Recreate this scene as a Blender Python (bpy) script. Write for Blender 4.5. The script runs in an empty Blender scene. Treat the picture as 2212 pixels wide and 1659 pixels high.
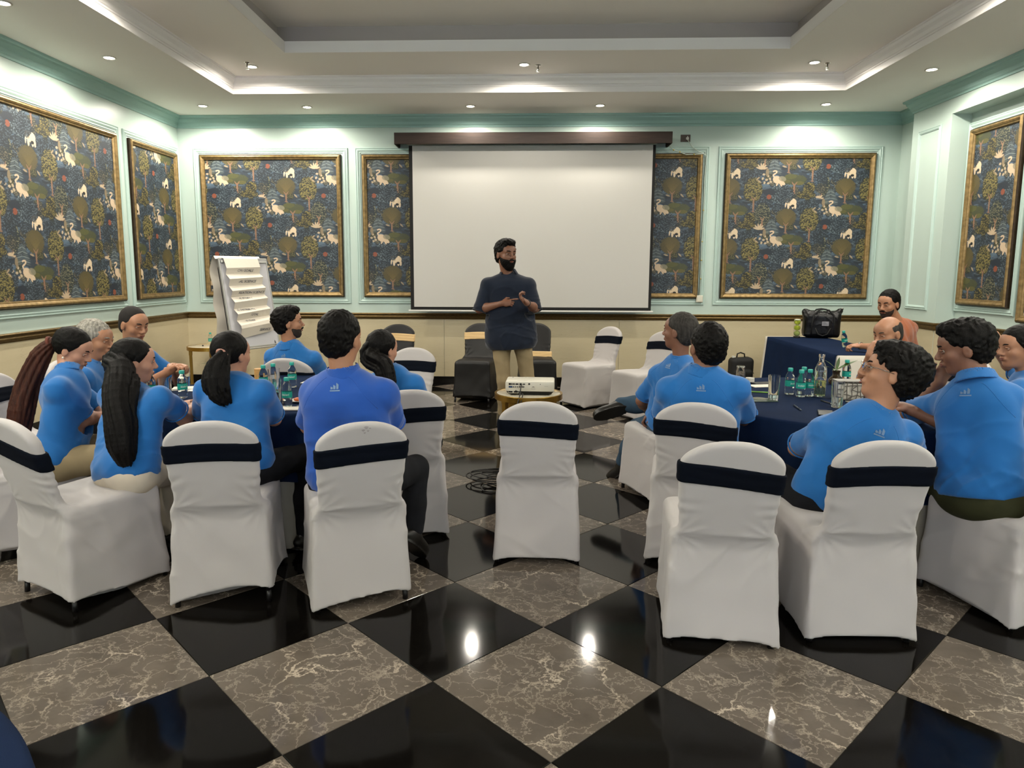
import bpy, bmesh, math, random
import numpy as np
from mathutils import Vector, Matrix, Euler
from mathutils.bvhtree import BVHTree

EXPOSURE = 0.58
WIN_POWER, SPOT_POWER, LAMP_EMIT = 60, 62, 25
FLOOR_ROUGH, FLOOR_SPEC = .075, .24
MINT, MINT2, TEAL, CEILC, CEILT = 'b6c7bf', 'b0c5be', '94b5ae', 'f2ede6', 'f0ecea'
SCRC, WHITEC, NAVYC = 'b9b7b2', 'aea9a7', '12203a'
# ---------------------------------------------------------------- camera, world, exposure, daylight
scn = bpy.context.scene
col = scn.collection
random.seed(7); rng = np.random.default_rng(7)

cam_d = bpy.data.cameras.new('camera'); cam = bpy.data.objects.new('camera', cam_d); col.objects.link(cam)
scn.camera = cam
F_PX, PITCH, ROLL, YAW, CX, CY, CAM_H = 1528.32, .13446, .00287, .0362, 1074.35, 792.42, 1.5183
cam_d.sensor_fit = 'HORIZONTAL'; cam_d.sensor_width = 36.0
cam_d.lens = F_PX / 2212 * 36.0
cam_d.shift_x = (1106 - CX) / 2212; cam_d.shift_y = (CY - 829.5) / 2212
cam_d.clip_start = .05; cam_d.clip_end = 60
_f = Vector((-math.sin(YAW) * math.cos(PITCH), math.cos(YAW) * math.cos(PITCH), -math.sin(PITCH)))
_r = Vector((math.cos(YAW), math.sin(YAW), 0)); _u = _r.cross(_f)
_r2 = _r * math.cos(ROLL) + _u * math.sin(ROLL); _u2 = _u * math.cos(ROLL) - _r * math.sin(ROLL)
cam.matrix_world = Matrix(((_r2.x, _u2.x, -_f.x, 0), (_r2.y, _u2.y, -_f.y, 0), (_r2.z, _u2.z, -_f.z, CAM_H), (0, 0, 0, 1)))

w = bpy.data.worlds.new('world'); scn.world = w; w.use_nodes = True
w.node_tree.nodes['Background'].inputs[0].default_value = (.55, .68, 1, 1)
w.node_tree.nodes['Background'].inputs[1].default_value = .6

scn.view_settings.view_transform = 'Standard'
scn.view_settings.look = 'None'
scn.view_settings.gamma = 1.0
scn.view_settings.use_curve_mapping = False
scn.view_settings.exposure = EXPOSURE

XL, XR, YB, ZC, YF = -4.56, 4.78, 9.455, 3.51, -4.2      # room box: left, right, back, lower ceiling, behind the camera
XP = 4.57                                                 # face of the pillar and beam on the right wall

# daylight behind two curtained windows in the wall behind the camera
for k, xw in enumerate((-2.3, 2.4)):
    ld = bpy.data.lights.new('window_daylight', 'AREA'); ld.shape = 'RECTANGLE'; ld.size = 2.2; ld.size_y = 1.9
    ld.energy = WIN_POWER; ld.color = (.80, .86, 1.0)
    lo = bpy.data.objects.new('window_daylight', ld); col.objects.link(lo)
    lo.location = (xw, YF - .35, 1.75); lo.rotation_euler = (math.radians(90), 0, 0)
# ---------------------------------------------------------------- tagging and linking helpers
def tag(o, label=None, cat=None, group=None, kind=None):
    if label: o['label'] = label
    if cat: o['category'] = cat
    if group: o['group'] = group
    if kind: o['kind'] = kind
    return o
def empty(name, loc, rz=0.0):
    o = bpy.data.objects.new(name, None); col.objects.link(o)
    o.location = loc; o.rotation_euler = (0, 0, rz); o.empty_display_size = .1
    return o
def link(name, me, mat, parent=None, smooth=True):
    o = bpy.data.objects.new(name, me); col.objects.link(o)
    if mat is not None and not me.materials: me.materials.append(mat)
    if smooth and len(me.polygons): me.polygons.foreach_set('use_smooth', np.ones(len(me.polygons), bool))
    if parent is not None: o.parent = parent
    return o
def mesh_np(name, v, f):
    me = bpy.data.meshes.new(name)
    if isinstance(f, np.ndarray):
        n, k = f.shape
        me.vertices.add(len(v)); me.vertices.foreach_set('co', np.asarray(v, np.float32).ravel())
        me.loops.add(n * k); me.loops.foreach_set('vertex_index', f.astype(np.int32).ravel())
        me.polygons.add(n); me.polygons.foreach_set('loop_start', np.arange(0, n * k, k, dtype=np.int32))
        me.polygons.foreach_set('loop_total', np.full(n, k, np.int32))
        me.update(calc_edges=True); me.validate()
    else:
        me.from_pydata([tuple(map(float, p)) for p in v], [], f); me.update()
    return me
def copy_tree(o, parent=None):
    c = o.copy(); col.objects.link(c); c.parent = parent
    for ch in [x for x in kids(o)]: copy_tree(ch, c)
    return c
def kids(o): return [x for x in list(col.objects) if x.parent == o]

class MB:                                   # collects simple shapes into one mesh
    def __init__(s): s.v = []; s.f = []
    def add(s, v, f):
        n = len(s.v); s.v += [tuple(p) for p in v]; s.f += [tuple(i + n for i in q) for q in f]; return s
    def box(s, lo, hi, bev=0.0, M=None):
        x0, y0, z0 = lo; x1, y1, z1 = hi
        if bev <= 0:
            v = [(x0,y0,z0),(x1,y0,z0),(x1,y1,z0),(x0,y1,z0),(x0,y0,z1),(x1,y0,z1),(x1,y1,z1),(x0,y1,z1)]
            f = [(0,3,2,1),(4,5,6,7),(0,1,5,4),(1,2,6,5),(2,3,7,6),(3,0,4,7)]
        else:
            bm = bmesh.new(); bmesh.ops.create_cube(bm, size=1)
            for q in bm.verts: q.co = Vector(((x0+x1)/2+q.co.x*(x1-x0), (y0+y1)/2+q.co.y*(y1-y0), (z0+z1)/2+q.co.z*(z1-z0)))
            bmesh.ops.bevel(bm, geom=bm.edges[:], offset=bev, segments=2, affect='EDGES', profile=.5)
            bm.verts.index_update(); v = [q.co.copy() for q in bm.verts]; f = [tuple(q.index for q in p.verts) for p in bm.faces]; bm.free()
        if M is not None: v = [M @ Vector(p) for p in v]
        return s.add(v, f)
    def lathe(s, prof, n=24, c=(0,0,0), M=None, cap=True):
        v = []; f = []
        for r, z in prof:
            for i in range(n):
                a = 2*math.pi*i/n; v.append(Vector((r*math.cos(a), r*math.sin(a), z)))
        for j in range(len(prof)-1):
            for i in range(n):
                i2 = (i+1) % n; f.append((j*n+i, j*n+i2, (j+1)*n+i2, (j+1)*n+i))
        if cap: f.append(tuple(range(n-1, -1, -1))); f.append(tuple((len(prof)-1)*n+i for i in range(n)))
        if M is not None: v = [M @ p for p in v]
        v = [p + Vector(c) for p in v]
        return s.add(v, f)
    def tube(s, pts, r, n=8, closed=False):
        pts = [Vector(p) for p in pts]; m = len(pts); v = []; f = []
        rr = r if isinstance(r, (list, tuple)) else [r]*m
        t0 = (pts[1]-pts[0]).normalized(); up = Vector((0,0,1)) if abs(t0.z) < .9 else Vector((1,0,0))
        for i, p in enumerate(pts):
            t = (pts[min(i+1, m-1)] - pts[max(i-1, 0)]).normalized()
            a = t.cross(up)
            if a.length < 1e-4: a = t.cross(Vector((0, 1, 0)))
            a.normalize(); b = a.cross(t).normalized(); up = b
            for k in range(n):
                q = 2*math.pi*k/n; v.append(p + (a*math.cos(q) + b*math.sin(q))*rr[i])
        for i in range(m-1):
            for k in range(n):
                k2 = (k+1) % n; f.append((i*n+k, i*n+k2, (i+1)*n+k2, (i+1)*n+k))
        if not closed: f.append(tuple(range(n-1, -1, -1))); f.append(tuple((m-1)*n+k for k in range(n)))
        else:
            for k in range(n):
                k2 = (k+1) % n; f.append(((m-1)*n+k, (m-1)*n+k2, k2, k))
        return s.add(v, f)
    def ell(s, c, r, M=None, n=14, m=9):
        pr = [(math.sin(math.pi*j/m), -math.cos(math.pi*j/m)) for j in range(m+1)]
        pr[0] = (1e-4, -1); pr[-1] = (1e-4, 1)
        b = MB().lathe(pr, n, cap=False)
        v = [Vector((p[0]*r[0], p[1]*r[1], p[2]*r[2])) for p in b.v]
        if M is not None: v = [M @ p for p in v]
        return s.add([p + Vector(c) for p in v], b.f)
    def ribbon(s, path, prof, closed=False):
        # sweep a 2D profile (u = outwards, v = away from the wall) along a path given as (origin, u axis, v axis) stations
        n = len(prof); m = len(path)
        for o, ua, va in path: s.v += [tuple(Vector(o) + Vector(ua)*p[0] + Vector(va)*p[1]) for p in prof]
        base = len(s.v) - n*m
        for i in range(m if closed else m-1):
            j = (i+1) % m
            for k in range(n-1): s.f.append((base+i*n+k, base+j*n+k, base+j*n+k+1, base+i*n+k+1))
        return s
    def build(s, name, mat, parent=None, smooth=False, shade_angle=None):
        me = bpy.data.meshes.new(name); me.from_pydata([tuple(p) for p in s.v], [], s.f); me.update()
        bm = bmesh.new(); bm.from_mesh(me); bmesh.ops.recalc_face_normals(bm, faces=bm.faces); bm.to_mesh(me); bm.free()
        o = link(name, me, mat, parent, smooth)
        if shade_angle: me.set_sharp_from_angle(angle=math.radians(shade_angle))
        return o

# ---------------------------------------------------------------- materials
def lin(c):
    if isinstance(c, str): c = [int(c[i:i+2], 16)/255 for i in (0, 2, 4)]; return tuple((x/12.92 if x <= .04045 else ((x+.055)/1.055)**2.4) for x in c) + (1,)
    return tuple(c) + (1,) if len(c) == 3 else c
MATS = {}
def mat(name, color, rough=.5, metal=0.0, bump=None, var=None, sheen=0.0, spec=None, trans=0.0, ior=1.45, emit=None, coat=0.0, sss=0.0, stretch=None, alpha=None):
    if name in MATS: return MATS[name]
    m = bpy.data.materials.new(name); m.use_nodes = True; nt = m.node_tree; b = nt.nodes['Principled BSDF']
    c = lin(color); b.inputs['Base Color'].default_value = c; b.inputs['Roughness'].default_value = rough; b.inputs['Metallic'].default_value = metal
    if spec is not None: b.inputs['Specular IOR Level'].default_value = spec
    if sheen: b.inputs['Sheen Weight'].default_value = sheen; b.inputs['Sheen Roughness'].default_value = .5
    if trans: b.inputs['Transmission Weight'].default_value = trans
    b.inputs['IOR'].default_value = ior
    if coat: b.inputs['Coat Weight'].default_value = coat; b.inputs['Coat Roughness'].default_value = .15
    if sss: b.inputs['Subsurface Weight'].default_value = sss; b.inputs['Subsurface Radius'].default_value = (.012, .005, .003); b.inputs['Subsurface Scale'].default_value = 1.0
    if emit: b.inputs['Emission Color'].default_value = lin(emit[0]); b.inputs['Emission Strength'].default_value = emit[1]
    tc = nt.nodes.new('ShaderNodeTexCoord'); src = tc.outputs['Object']
    if stretch:
        mp = nt.nodes.new('ShaderNodeMapping'); mp.inputs['Scale'].default_value = stretch; nt.links.new(src, mp.inputs[0]); src = mp.outputs[0]
    if var:                                  # (scale, amount[, detail]) mottles the colour
        n = nt.nodes.new('ShaderNodeTexNoise'); n.inputs['Scale'].default_value = var[0]; n.inputs['Detail'].default_value = var[2] if len(var) > 2 else 4
        nt.links.new(src, n.inputs['Vector'])
        r = nt.nodes.new('ShaderNodeMapRange'); r.inputs['From Min'].default_value = .3; r.inputs['From Max'].default_value = .7
        r.inputs['To Min'].default_value = 1-var[1]; r.inputs['To Max'].default_value = 1+var[1]; nt.links.new(n.outputs[0], r.inputs[0])
        x = nt.nodes.new('ShaderNodeVectorMath'); x.operation = 'SCALE'; x.inputs[0].default_value = c[:3]; nt.links.new(r.outputs[0], x.inputs['Scale'])
        nt.links.new(x.outputs[0], b.inputs['Base Color'])
    if bump:                                 # (scale, strength, distance)
        n = nt.nodes.new('ShaderNodeTexNoise'); n.inputs['Scale'].default_value = bump[0]; n.inputs['Detail'].default_value = 5
        nt.links.new(src, n.inputs['Vector'])
        q = nt.nodes.new('ShaderNodeBump'); q.inputs['Strength'].default_value = bump[1]; q.inputs['Distance'].default_value = bump[2]
        nt.links.new(n.outputs[0], q.inputs['Height']); nt.links.new(q.outputs[0], b.inputs['Normal'])
    MATS[name] = m; return m

# ---------------------------------------------------------------- implicit surfaces -> one continuous mesh (surface nets)
def nets(D, org, h):
    s = D < 0
    c = np.zeros(tuple(n-1 for n in D.shape), np.int8)
    for i in (0, 1):
        for j in (0, 1):
            for k in (0, 1): c += s[i:s.shape[0]-1+i, j:s.shape[1]-1+j, k:s.shape[2]-1+k]
    act = (c > 0) & (c < 8); ids = np.argwhere(act)
    if not len(ids): return np.zeros((0, 3)), np.zeros((0, 4), int)
    cor = np.array([(i, j, k) for i in (0, 1) for j in (0, 1) for k in (0, 1)])
    V = np.stack([D[ids[:, 0]+a, ids[:, 1]+b, ids[:, 2]+e] for a, b, e in cor], 1)
    acc = np.zeros((len(ids), 3)); cnt = np.zeros(len(ids))
    for a in range(8):
        for b in range(a+1, 8):
            if np.abs(cor[a]-cor[b]).sum() != 1: continue
            va, vb = V[:, a], V[:, b]; m = (va < 0) != (vb < 0)
            t = np.where(m, va/np.where(m, va-vb, 1), 0)
            acc += m[:, None]*(cor[a]+t[:, None]*(cor[b]-cor[a])); cnt += m
    v = org + h*(ids + acc/cnt[:, None])
    idm = np.full(act.shape, -1, np.int32); idm[act] = np.arange(len(ids))
    F = []
    for ax in range(3):
        o = [a for a in range(3) if a != ax]
        sl0 = [slice(None)]*3; sl1 = [slice(None)]*3; sl0[ax] = slice(0, -1); sl1[ax] = slice(1, None)
        A, B = s[tuple(sl0)], s[tuple(sl1)]
        e = np.argwhere(A != B)
        ok = (e[:, o[0]] > 0) & (e[:, o[1]] > 0) & (e[:, o[0]] < D.shape[o[0]]-1) & (e[:, o[1]] < D.shape[o[1]]-1)
        e = e[ok]
        if not len(e): continue
        inn = A[e[:, 0], e[:, 1], e[:, 2]]
        q = []
        for d0, d1 in ((-1, -1), (0, -1), (0, 0), (-1, 0)):
            p = e.copy(); p[:, o[0]] += d0; p[:, o[1]] += d1; q.append(idm[p[:, 0], p[:, 1], p[:, 2]])
        q = np.stack(q, 1)
        flip = inn if ax != 1 else ~inn
        q[~flip] = q[~flip][:, ::-1]
        F.append(q)
    F = np.concatenate(F); F = F[(F >= 0).all(1)]
    return v, F
def unit(a): a = np.asarray(a, float); return a/max(np.linalg.norm(a), 1e-9)
class SDF:
    def __init__(s, h): s.h = h; s.p = []
    def _a(s, fn, lo, hi, k, op='add'): s.p.append((fn, np.array(lo, float), np.array(hi, float), k, op)); return s
    def cone(s, a, b, r1, r2, k=.02, op='add', fn=None):
        a = np.asarray(a, float); b = np.asarray(b, float); ab = b-a; L2 = max(ab@ab, 1e-9); R = max(r1, r2)+.01
        def f(X, Y, Z):
            px, py, pz = X-a[0], Y-a[1], Z-a[2]
            t = np.clip((px*ab[0]+py*ab[1]+pz*ab[2])/L2, 0, 1)
            d = np.sqrt((px-t*ab[0])**2+(py-t*ab[1])**2+(pz-t*ab[2])**2)-(r1+(r2-r1)*t)
            return d if fn is None else fn(d, t, px, py, pz)
        return s._a(f, np.minimum(a, b)-R, np.maximum(a, b)+R, k, op)
    def chain(s, pts, rs, k=.02, op='add', fn=None):
        for i in range(len(pts)-1): s.cone(pts[i], pts[i+1], rs[i], rs[i+1], k, op, fn)
        return s
    def ell(s, c, r, M=None, k=.02, op='add'):
        c = np.asarray(c, float); r = np.asarray(r, float); M = np.eye(3) if M is None else np.asarray(M)   # rows of M = local axes
        def f(X, Y, Z):
            px, py, pz = X-c[0], Y-c[1], Z-c[2]
            q = [(M[i][0]*px+M[i][1]*py+M[i][2]*pz) for i in range(3)]
            k0 = np.sqrt(sum((q[i]/r[i])**2 for i in range(3))); k1 = np.sqrt(sum((q[i]/r[i]**2)**2 for i in range(3)))
            return k0*(k0-1)/np.maximum(k1, 1e-6)
        e = np.sqrt(((M*r[:, None])**2).sum(0))+.01
        return s._a(f, c-e, c+e, k, op)
    def box(s, c, hw, rad=.01, M=None, k=.01, op='add'):
        c = np.asarray(c, float); hw = np.asarray(hw, float); M = np.eye(3) if M is None else np.asarray(M)
        def f(X, Y, Z):
            px, py, pz = X-c[0], Y-c[1], Z-c[2]
            q = [np.abs(M[i][0]*px+M[i][1]*py+M[i][2]*pz)-hw[i]+rad for i in range(3)]
            o = np.sqrt(sum(np.maximum(a, 0)**2 for a in q)); return o+np.minimum(np.maximum(np.maximum(q[0], q[1]), q[2]), 0)-rad
        e = (np.abs(M)*hw[:, None]).sum(0)+.01
        return s._a(f, c-e, c+e, k, op)
    def grid(s, extra=.0):
        lo = np.min([p[1] for p in s.p if p[4] == 'add'], 0)-3*s.h-extra; hi = np.max([p[2] for p in s.p if p[4] == 'add'], 0)+3*s.h+extra
        n = np.ceil((hi-lo)/s.h).astype(int)+1
        return lo, n
    def mesh(s, name, cuts=(), disp=None, extra=0.0):
        h = s.h; lo, n = s.grid(extra)
        D = np.full(tuple(n), .2, np.float32)
        ax = [lo[i]+h*np.arange(n[i]) for i in range(3)]
        for fn, a, b, k, op in s.p:
            m = k+2*h+.012
            i0 = np.clip(((a-m-lo)/h).astype(int), 0, n-1); i1 = np.clip(((b+m-lo)/h).astype(int)+2, 1, n)
            if (i1 <= i0).any(): continue
            sl = tuple(slice(i0[j], i1[j]) for j in range(3))
            X, Y, Z = np.meshgrid(ax[0][sl[0]], ax[1][sl[1]], ax[2][sl[2]], indexing='ij', sparse=True)
            d = fn(X, Y, Z); A = D[sl]
            if op == 'sub': d = -d; q = np.maximum(k-np.abs(A-d), 0)/k; D[sl] = np.maximum(A, d)+q*q*k*.25
            else: q = np.maximum(k-np.abs(A-d), 0)/k; D[sl] = np.minimum(A, d)-q*q*k*.25
        X, Y, Z = np.meshgrid(*ax, indexing='ij', sparse=True)
        if disp is not None:
            band = np.argwhere(np.abs(D) < .045)
            bx, by, bz = ax[0][band[:, 0]], ax[1][band[:, 1]], ax[2][band[:, 2]]
            D[band[:, 0], band[:, 1], band[:, 2]] += disp(bx, by, bz).astype(np.float32)
        for c in cuts:
            if callable(c): D = np.maximum(D, c(X, Y, Z).astype(np.float32))
            else:
                p, nn = np.asarray(c[0], float), unit(c[1]); D = np.maximum(D, ((X-p[0])*nn[0]+(Y-p[1])*nn[1]+(Z-p[2])*nn[2]).astype(np.float32))
        v, f = nets(D, lo, h)
        return mesh_np(name, v, f)
    def value(s, P):
        P = np.asarray(P, float); A = np.full(len(P), .2)
        for fn, a, b, k, op in s.p:
            if op == 'add': A = np.minimum(A, fn(P[:, 0], P[:, 1], P[:, 2]))
        return A
def wob(seed, freq, n=6):
    g = np.random.default_rng(seed); K = g.normal(size=(n, 3)); K /= np.linalg.norm(K, axis=1)[:, None]; K *= freq*g.uniform(.6, 1.6, (n, 1)); ph = g.uniform(0, 6.28, n)
    def f(x, y, z):
        r = 0
        for i in range(n): r = r+np.sin(K[i, 0]*x+K[i, 1]*y+K[i, 2]*z+ph[i])
        return r/n**.5
    return f
# ---------------------------------------------------------------- room
def stone_mat(name, base, vein, vein2, scale=1.0, rough=.12, vein_w=.05, amt=1.0, perobj=True, spec=.5):
    m = bpy.data.materials.new(name); m.use_nodes = True; nt = m.node_tree; b = nt.nodes['Principled BSDF']; N = nt.nodes.new; L = nt.links.new
    tc = N('ShaderNodeTexCoord'); src = tc.outputs['Object']
    if perobj:
        oi = N('ShaderNodeObjectInfo'); mul = N('ShaderNodeVectorMath'); mul.operation = 'SCALE'; mul.inputs[0].default_value = (37.1, 23.7, 51.3)
        L(oi.outputs['Random'], mul.inputs['Scale']); add = N('ShaderNodeVectorMath'); L(src, add.inputs[0]); L(mul.outputs[0], add.inputs[1]); src = add.outputs[0]
    n1 = N('ShaderNodeTexNoise'); n1.inputs['Scale'].default_value = 3.2*scale; n1.inputs['Detail'].default_value = 7; n1.inputs['Roughness'].default_value = .62; L(src, n1.inputs['Vector'])
    wv = N('ShaderNodeVectorMath'); wv.operation = 'MULTIPLY_ADD'; L(n1.outputs['Color'], wv.inputs[0]); wv.inputs[1].default_value = (.60/scale,)*3; L(src, wv.inputs[2])
    def veins(sc, w):
        v = N('ShaderNodeTexVoronoi'); v.feature = 'DISTANCE_TO_EDGE'; v.inputs['Scale'].default_value = sc*scale; L(wv.outputs[0], v.inputs['Vector'])
        r = N('ShaderNodeMapRange'); r.inputs['From Min'].default_value = 0; r.inputs['From Max'].default_value = w; r.inputs['To Min'].default_value = 1; r.inputs['To Max'].default_value = 0; L(v.outputs[0], r.inputs[0]); return r
    va, vb = veins(2.6, vein_w), veins(6.5, vein_w*1.5)
    nm = N('ShaderNodeTexNoise'); nm.inputs['Scale'].default_value = 2.3*scale; nm.inputs['Detail'].default_value = 3; L(src, nm.inputs['Vector'])
    mk = N('ShaderNodeMapRange'); mk.inputs['From Min'].default_value = .42; mk.inputs['From Max'].default_value = .62; L(nm.outputs[0], mk.inputs[0])
    a = N('ShaderNodeMath'); a.operation = 'MULTIPLY'; L(va.outputs[0], a.inputs[0]); L(mk.outputs[0], a.inputs[1])
    a2 = N('ShaderNodeMath'); a2.operation = 'MULTIPLY'; L(vb.outputs[0], a2.inputs[0]); a2.inputs[1].default_value = .34
    s = N('ShaderNodeMath'); s.operation = 'MAXIMUM'; L(a.outputs[0], s.inputs[0]); L(a2.outputs[0], s.inputs[1])
    s2 = N('ShaderNodeMath'); s2.operation = 'MULTIPLY'; s2.inputs[1].default_value = amt; L(s.outputs[0], s2.inputs[0])
    mx0 = N('ShaderNodeMix'); mx0.data_type = 'RGBA'; mx0.inputs[6].default_value = lin(base); mx0.inputs[7].default_value = lin(vein2); L(n1.outputs[0], mx0.inputs[0])
    mx = N('ShaderNodeMix'); mx.data_type = 'RGBA'; L(mx0.outputs[2], mx.inputs[6]); mx.inputs[7].default_value = lin(vein); L(s2.outputs[0], mx.inputs[0])
    L(mx.outputs[2], b.inputs['Base Color']); b.inputs['Roughness'].default_value = rough; b.inputs['Specular IOR Level'].default_value = spec
    return m
M_MARBLE = stone_mat('brown_grey_veined_marble', '403933', 'bcae9c', '71685e', 1.5, FLOOR_ROUGH, .030, .95, spec=FLOOR_SPEC)
M_BLACK = stone_mat('black_polished_granite', '070605', '1c1a17', '0e0c0a', 2.0, FLOOR_ROUGH, .03, .35, spec=FLOOR_SPEC)
M_CREAM = stone_mat('cream_veined_wainscot_stone', 'b4a88a', '8d8064', 'c2b698', .8, .35, .012, .35, perobj=False)
for _n in M_CREAM.node_tree.nodes:
    if _n.type == 'TEX_COORD':
        mp = M_CREAM.node_tree.nodes.new('ShaderNodeMapping'); mp.inputs['Scale'].default_value = (.5, .5, 3.2)
        for lk in list(_n.outputs['Object'].links): M_CREAM.node_tree.links.new(mp.outputs[0], lk.to_socket)
        M_CREAM.node_tree.links.new(_n.outputs['Object'], mp.inputs[0]); break
M_GROUT = mat('dark_grout', '15130f', .8)
M_MINT = mat('pale_mint_wall_paint', MINT, .32, bump=(3.0, .04, .004), spec=.4)
M_MINTW = mat('mint_moulding_paint', MINT2, .38, spec=.4)
M_TEAL = mat('teal_green_cornice_paint', TEAL, .5)
M_CEIL = mat('matt_off_white_ceiling_paint', CEILC, .8, bump=(14, .05, .002))
M_CEILT = mat('white_ceiling_trim_paint', CEILT, .6)
M_BASE = mat('black_stone_skirting', '0d0c0b', .2)
M_BRONZE = mat('dark_gilded_rail', '63502f', .40, metal=.65, var=(26, .35), bump=(60, .3, .001), stretch=(1, 1, 5))
M_GILT = mat('aged_gilt_frame', '86704a', .42, metal=.65, var=(22, .3), bump=(70, .3, .001))
M_GILTD = mat('dark_gilt_edge', '33271a', .5, metal=.5, var=(22, .3))

def struct(o): o['kind'] = 'structure'; return o

# floor: a slab of grout with every diamond tile set on it
HD = .42426                                  # half diagonal of a 600 mm tile
GX, GY = -.3264, 2.4519
fl = struct(MB().box((XL, YF, -.06), (XR, YB, -.004)).build('floor', M_GROUT))
def clip_poly(P, lo, hi):
    for ax, v, sgn in ((0, lo[0], 1), (0, hi[0], -1), (1, lo[1], 1), (1, hi[1], -1)):
        out = []
        for i in range(len(P)):
            a, b = P[i], P[(i+1) % len(P)]; da, db = (a[ax]-v)*sgn, (b[ax]-v)*sgn
            if da >= 0: out.append(a)
            if (da >= 0) != (db >= 0):
                t = da/(da-db); out.append((a[0]+(b[0]-a[0])*t, a[1]+(b[1]-a[1])*t))
        P = out
        if len(P) < 3: return []
    return P
def tile_mesh(P, cx, cy, zt=0.0, zb=-.012, ch=.0015):
    q = [Vector((x-cx, y-cy, 0)) for x, y in P]; n = len(q); c = sum(q, Vector())/n
    ins = [p+(c-p).normalized()*ch*1.4 for p in q]
    v = [(p.x, p.y, zb) for p in q]+[(p.x, p.y, zt-ch) for p in q]+[(p.x, p.y, zt) for p in ins]
    f = [tuple(2*n+i for i in range(n))]
    for i in range(n):
        j = (i+1) % n; f += [(i, j, n+j, n+i), (n+i, n+j, 2*n+j, 2*n+i)]
    me = bpy.data.meshes.new('tile'); me.from_pydata(v, [], f); me.update(); return me
g = HD-.0017
full = {}
rest = MB(); rest2 = MB()
for iv in range(-17, 19):
    for iu in range(-13, 14):
        if (iu+iv) % 2 == 0: continue
        cx, cy = GX+HD*iu, GY+HD*iv
        P = clip_poly([(cx+g, cy), (cx, cy+g), (cx-g, cy), (cx, cy-g)], (XL, YF), (XR, YB))
        if len(P) < 3: continue
        marble = iv % 2 == 0; m = M_MARBLE if marble else M_BLACK
        if cy < .9:
            me = tile_mesh(P, 0, 0); (rest if marble else rest2).add([v.co for v in me.vertices], [tuple(p.vertices) for p in me.polygons]); bpy.data.meshes.remove(me); continue
        if len(P) == 4 and abs(cx) < 4.05 and cy < 8.9:
            if marble not in full:
                full[marble] = tile_mesh([(g, 0), (0, g), (-g, 0), (0, -g)], 0, 0)
                full[marble].materials.append(m)
            o = bpy.data.objects.new('tile', full[marble]); col.objects.link(o)
        else:
            o = link('tile', tile_mesh(P, cx, cy), m, None, False)
        o.location = (cx, cy, 0); o.parent = fl
for mb_, m in ((rest, M_MARBLE), (rest2, M_BLACK)): tag(mb_.build('tile', m, fl), kind='stuff')

# walls
TH = .16
struct(MB().box((XL-TH, YF-TH, -.06), (XL, YB+TH, 4.1)).build('wall_left', M_MINT))
struct(MB().box((XL, YB, -.06), (XR, YB+TH, 4.1)).build('wall_back', M_MINT))
wr = MB().box((XR, YF-TH, -.06), (XR+TH+.2, YB+TH, 4.1))
wr.box((XP, 8.03, -.003), (XR, 8.80, 3.51)); wr.box((XP, YF, 3.20), (XR, 8.03, 3.51)); wr.box((XP, 2.2, -.003), (XR, 2.9, 3.2))
struct(wr.build('wall_right', M_MINT))
# wall behind the camera, with two window openings closed by frosted panes
wf = MB(); xs = [XL, -3.4, -1.2, 1.3, 3.5, XR]
for a, b in ((0, 1), (2, 3), (4, 5)): wf.box((xs[a], YF-TH, -.06), (xs[b], YF, 4.1))
for a, b in ((1, 2), (3, 4)): wf.box((xs[a], YF-TH, -.06), (xs[b], YF, .8)); wf.box((xs[a], YF-TH, 2.7), (xs[b], YF, 4.1))
struct(wf.build('wall_front', M_MINT))
M_NET = mat('net_curtain_pane', 'e8ecf0', .6, trans=.9, ior=1.05)
for k, (a, b) in enumerate(((1, 2), (3, 4))):
    wn = struct(empty('window_%d' % (k+1), ((xs[a]+xs[b])/2, YF, .8)))
    hw_ = (xs[b]-xs[a])/2
    fm = MB()
    for x in (-hw_, -.03, hw_-.06): fm.box((x, -.12, 0), (x+.06, -.04, 1.9))
    for z in (0, 1.84): fm.box((-hw_, -.12, z), (hw_, -.04, z+.06))
    fm.build('window_frame', mat('white_frame', 'd8d8d4', .4), wn); MB().box((-hw_, -.09, 0), (hw_, -.085, 1.9)).build('pane', M_NET, wn)

# wainscot slabs, skirting, dado rail (follow the plan of the right wall with its pillar)
RZ0, RZ1 = .890, .958
PLAN_R = [(XR, YB), (XR, 8.80), (XP, 8.80), (XP, 8.03), (XR, 8.03), (XR, 2.9)]
def wains(name, a, b, n, t=.012):
    m = MB(); a, b = Vector((*a, 0)), Vector((*b, 0)); L_ = (b-a).length; d = (b-a).normalized(); nn = Vector((*n, 0)); k = max(1, round(L_/1.2)); 
    return a, b, d, nn, k, L_
slab = {}
def wainscot(parent, a, b, n, t=.012):
    a, b, d, nn, k, L_ = wains('', a, b, n, t)
    for i in range(k):
        p0 = a+d*(L_*i/k+.002); p1 = a+d*(L_*(i+1)/k-.002)
        v = [p0, p1, p1+nn*t, p0+nn*t]; mb = MB(); mb.add([(q.x, q.y, .105) for q in v]+[(q.x, q.y, RZ0) for q in v], [(0, 1, 2, 3), (4, 7, 6, 5), (0, 4, 5, 1), (1, 5, 6, 2), (2, 6, 7, 3), (3, 7, 4, 0)])
        mb.build('stone_panel', M_CREAM, parent)
wl, wb, wrt = bpy.data.objects['wall_left'], bpy.data.objects['wall_back'], bpy.data.objects['wall_right']
wainscot(wl, (XL, 1.0), (XL, YB), (1, 0)); wainscot(wb, (XL, YB), (XR, YB), (0, -1))
for i, n in enumerate(((-1, 0), (0, 1), (-1, 0), (0, -1), (-1, 0))): wainscot(wrt, PLAN_R[i], PLAN_R[i+1], n)
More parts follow.
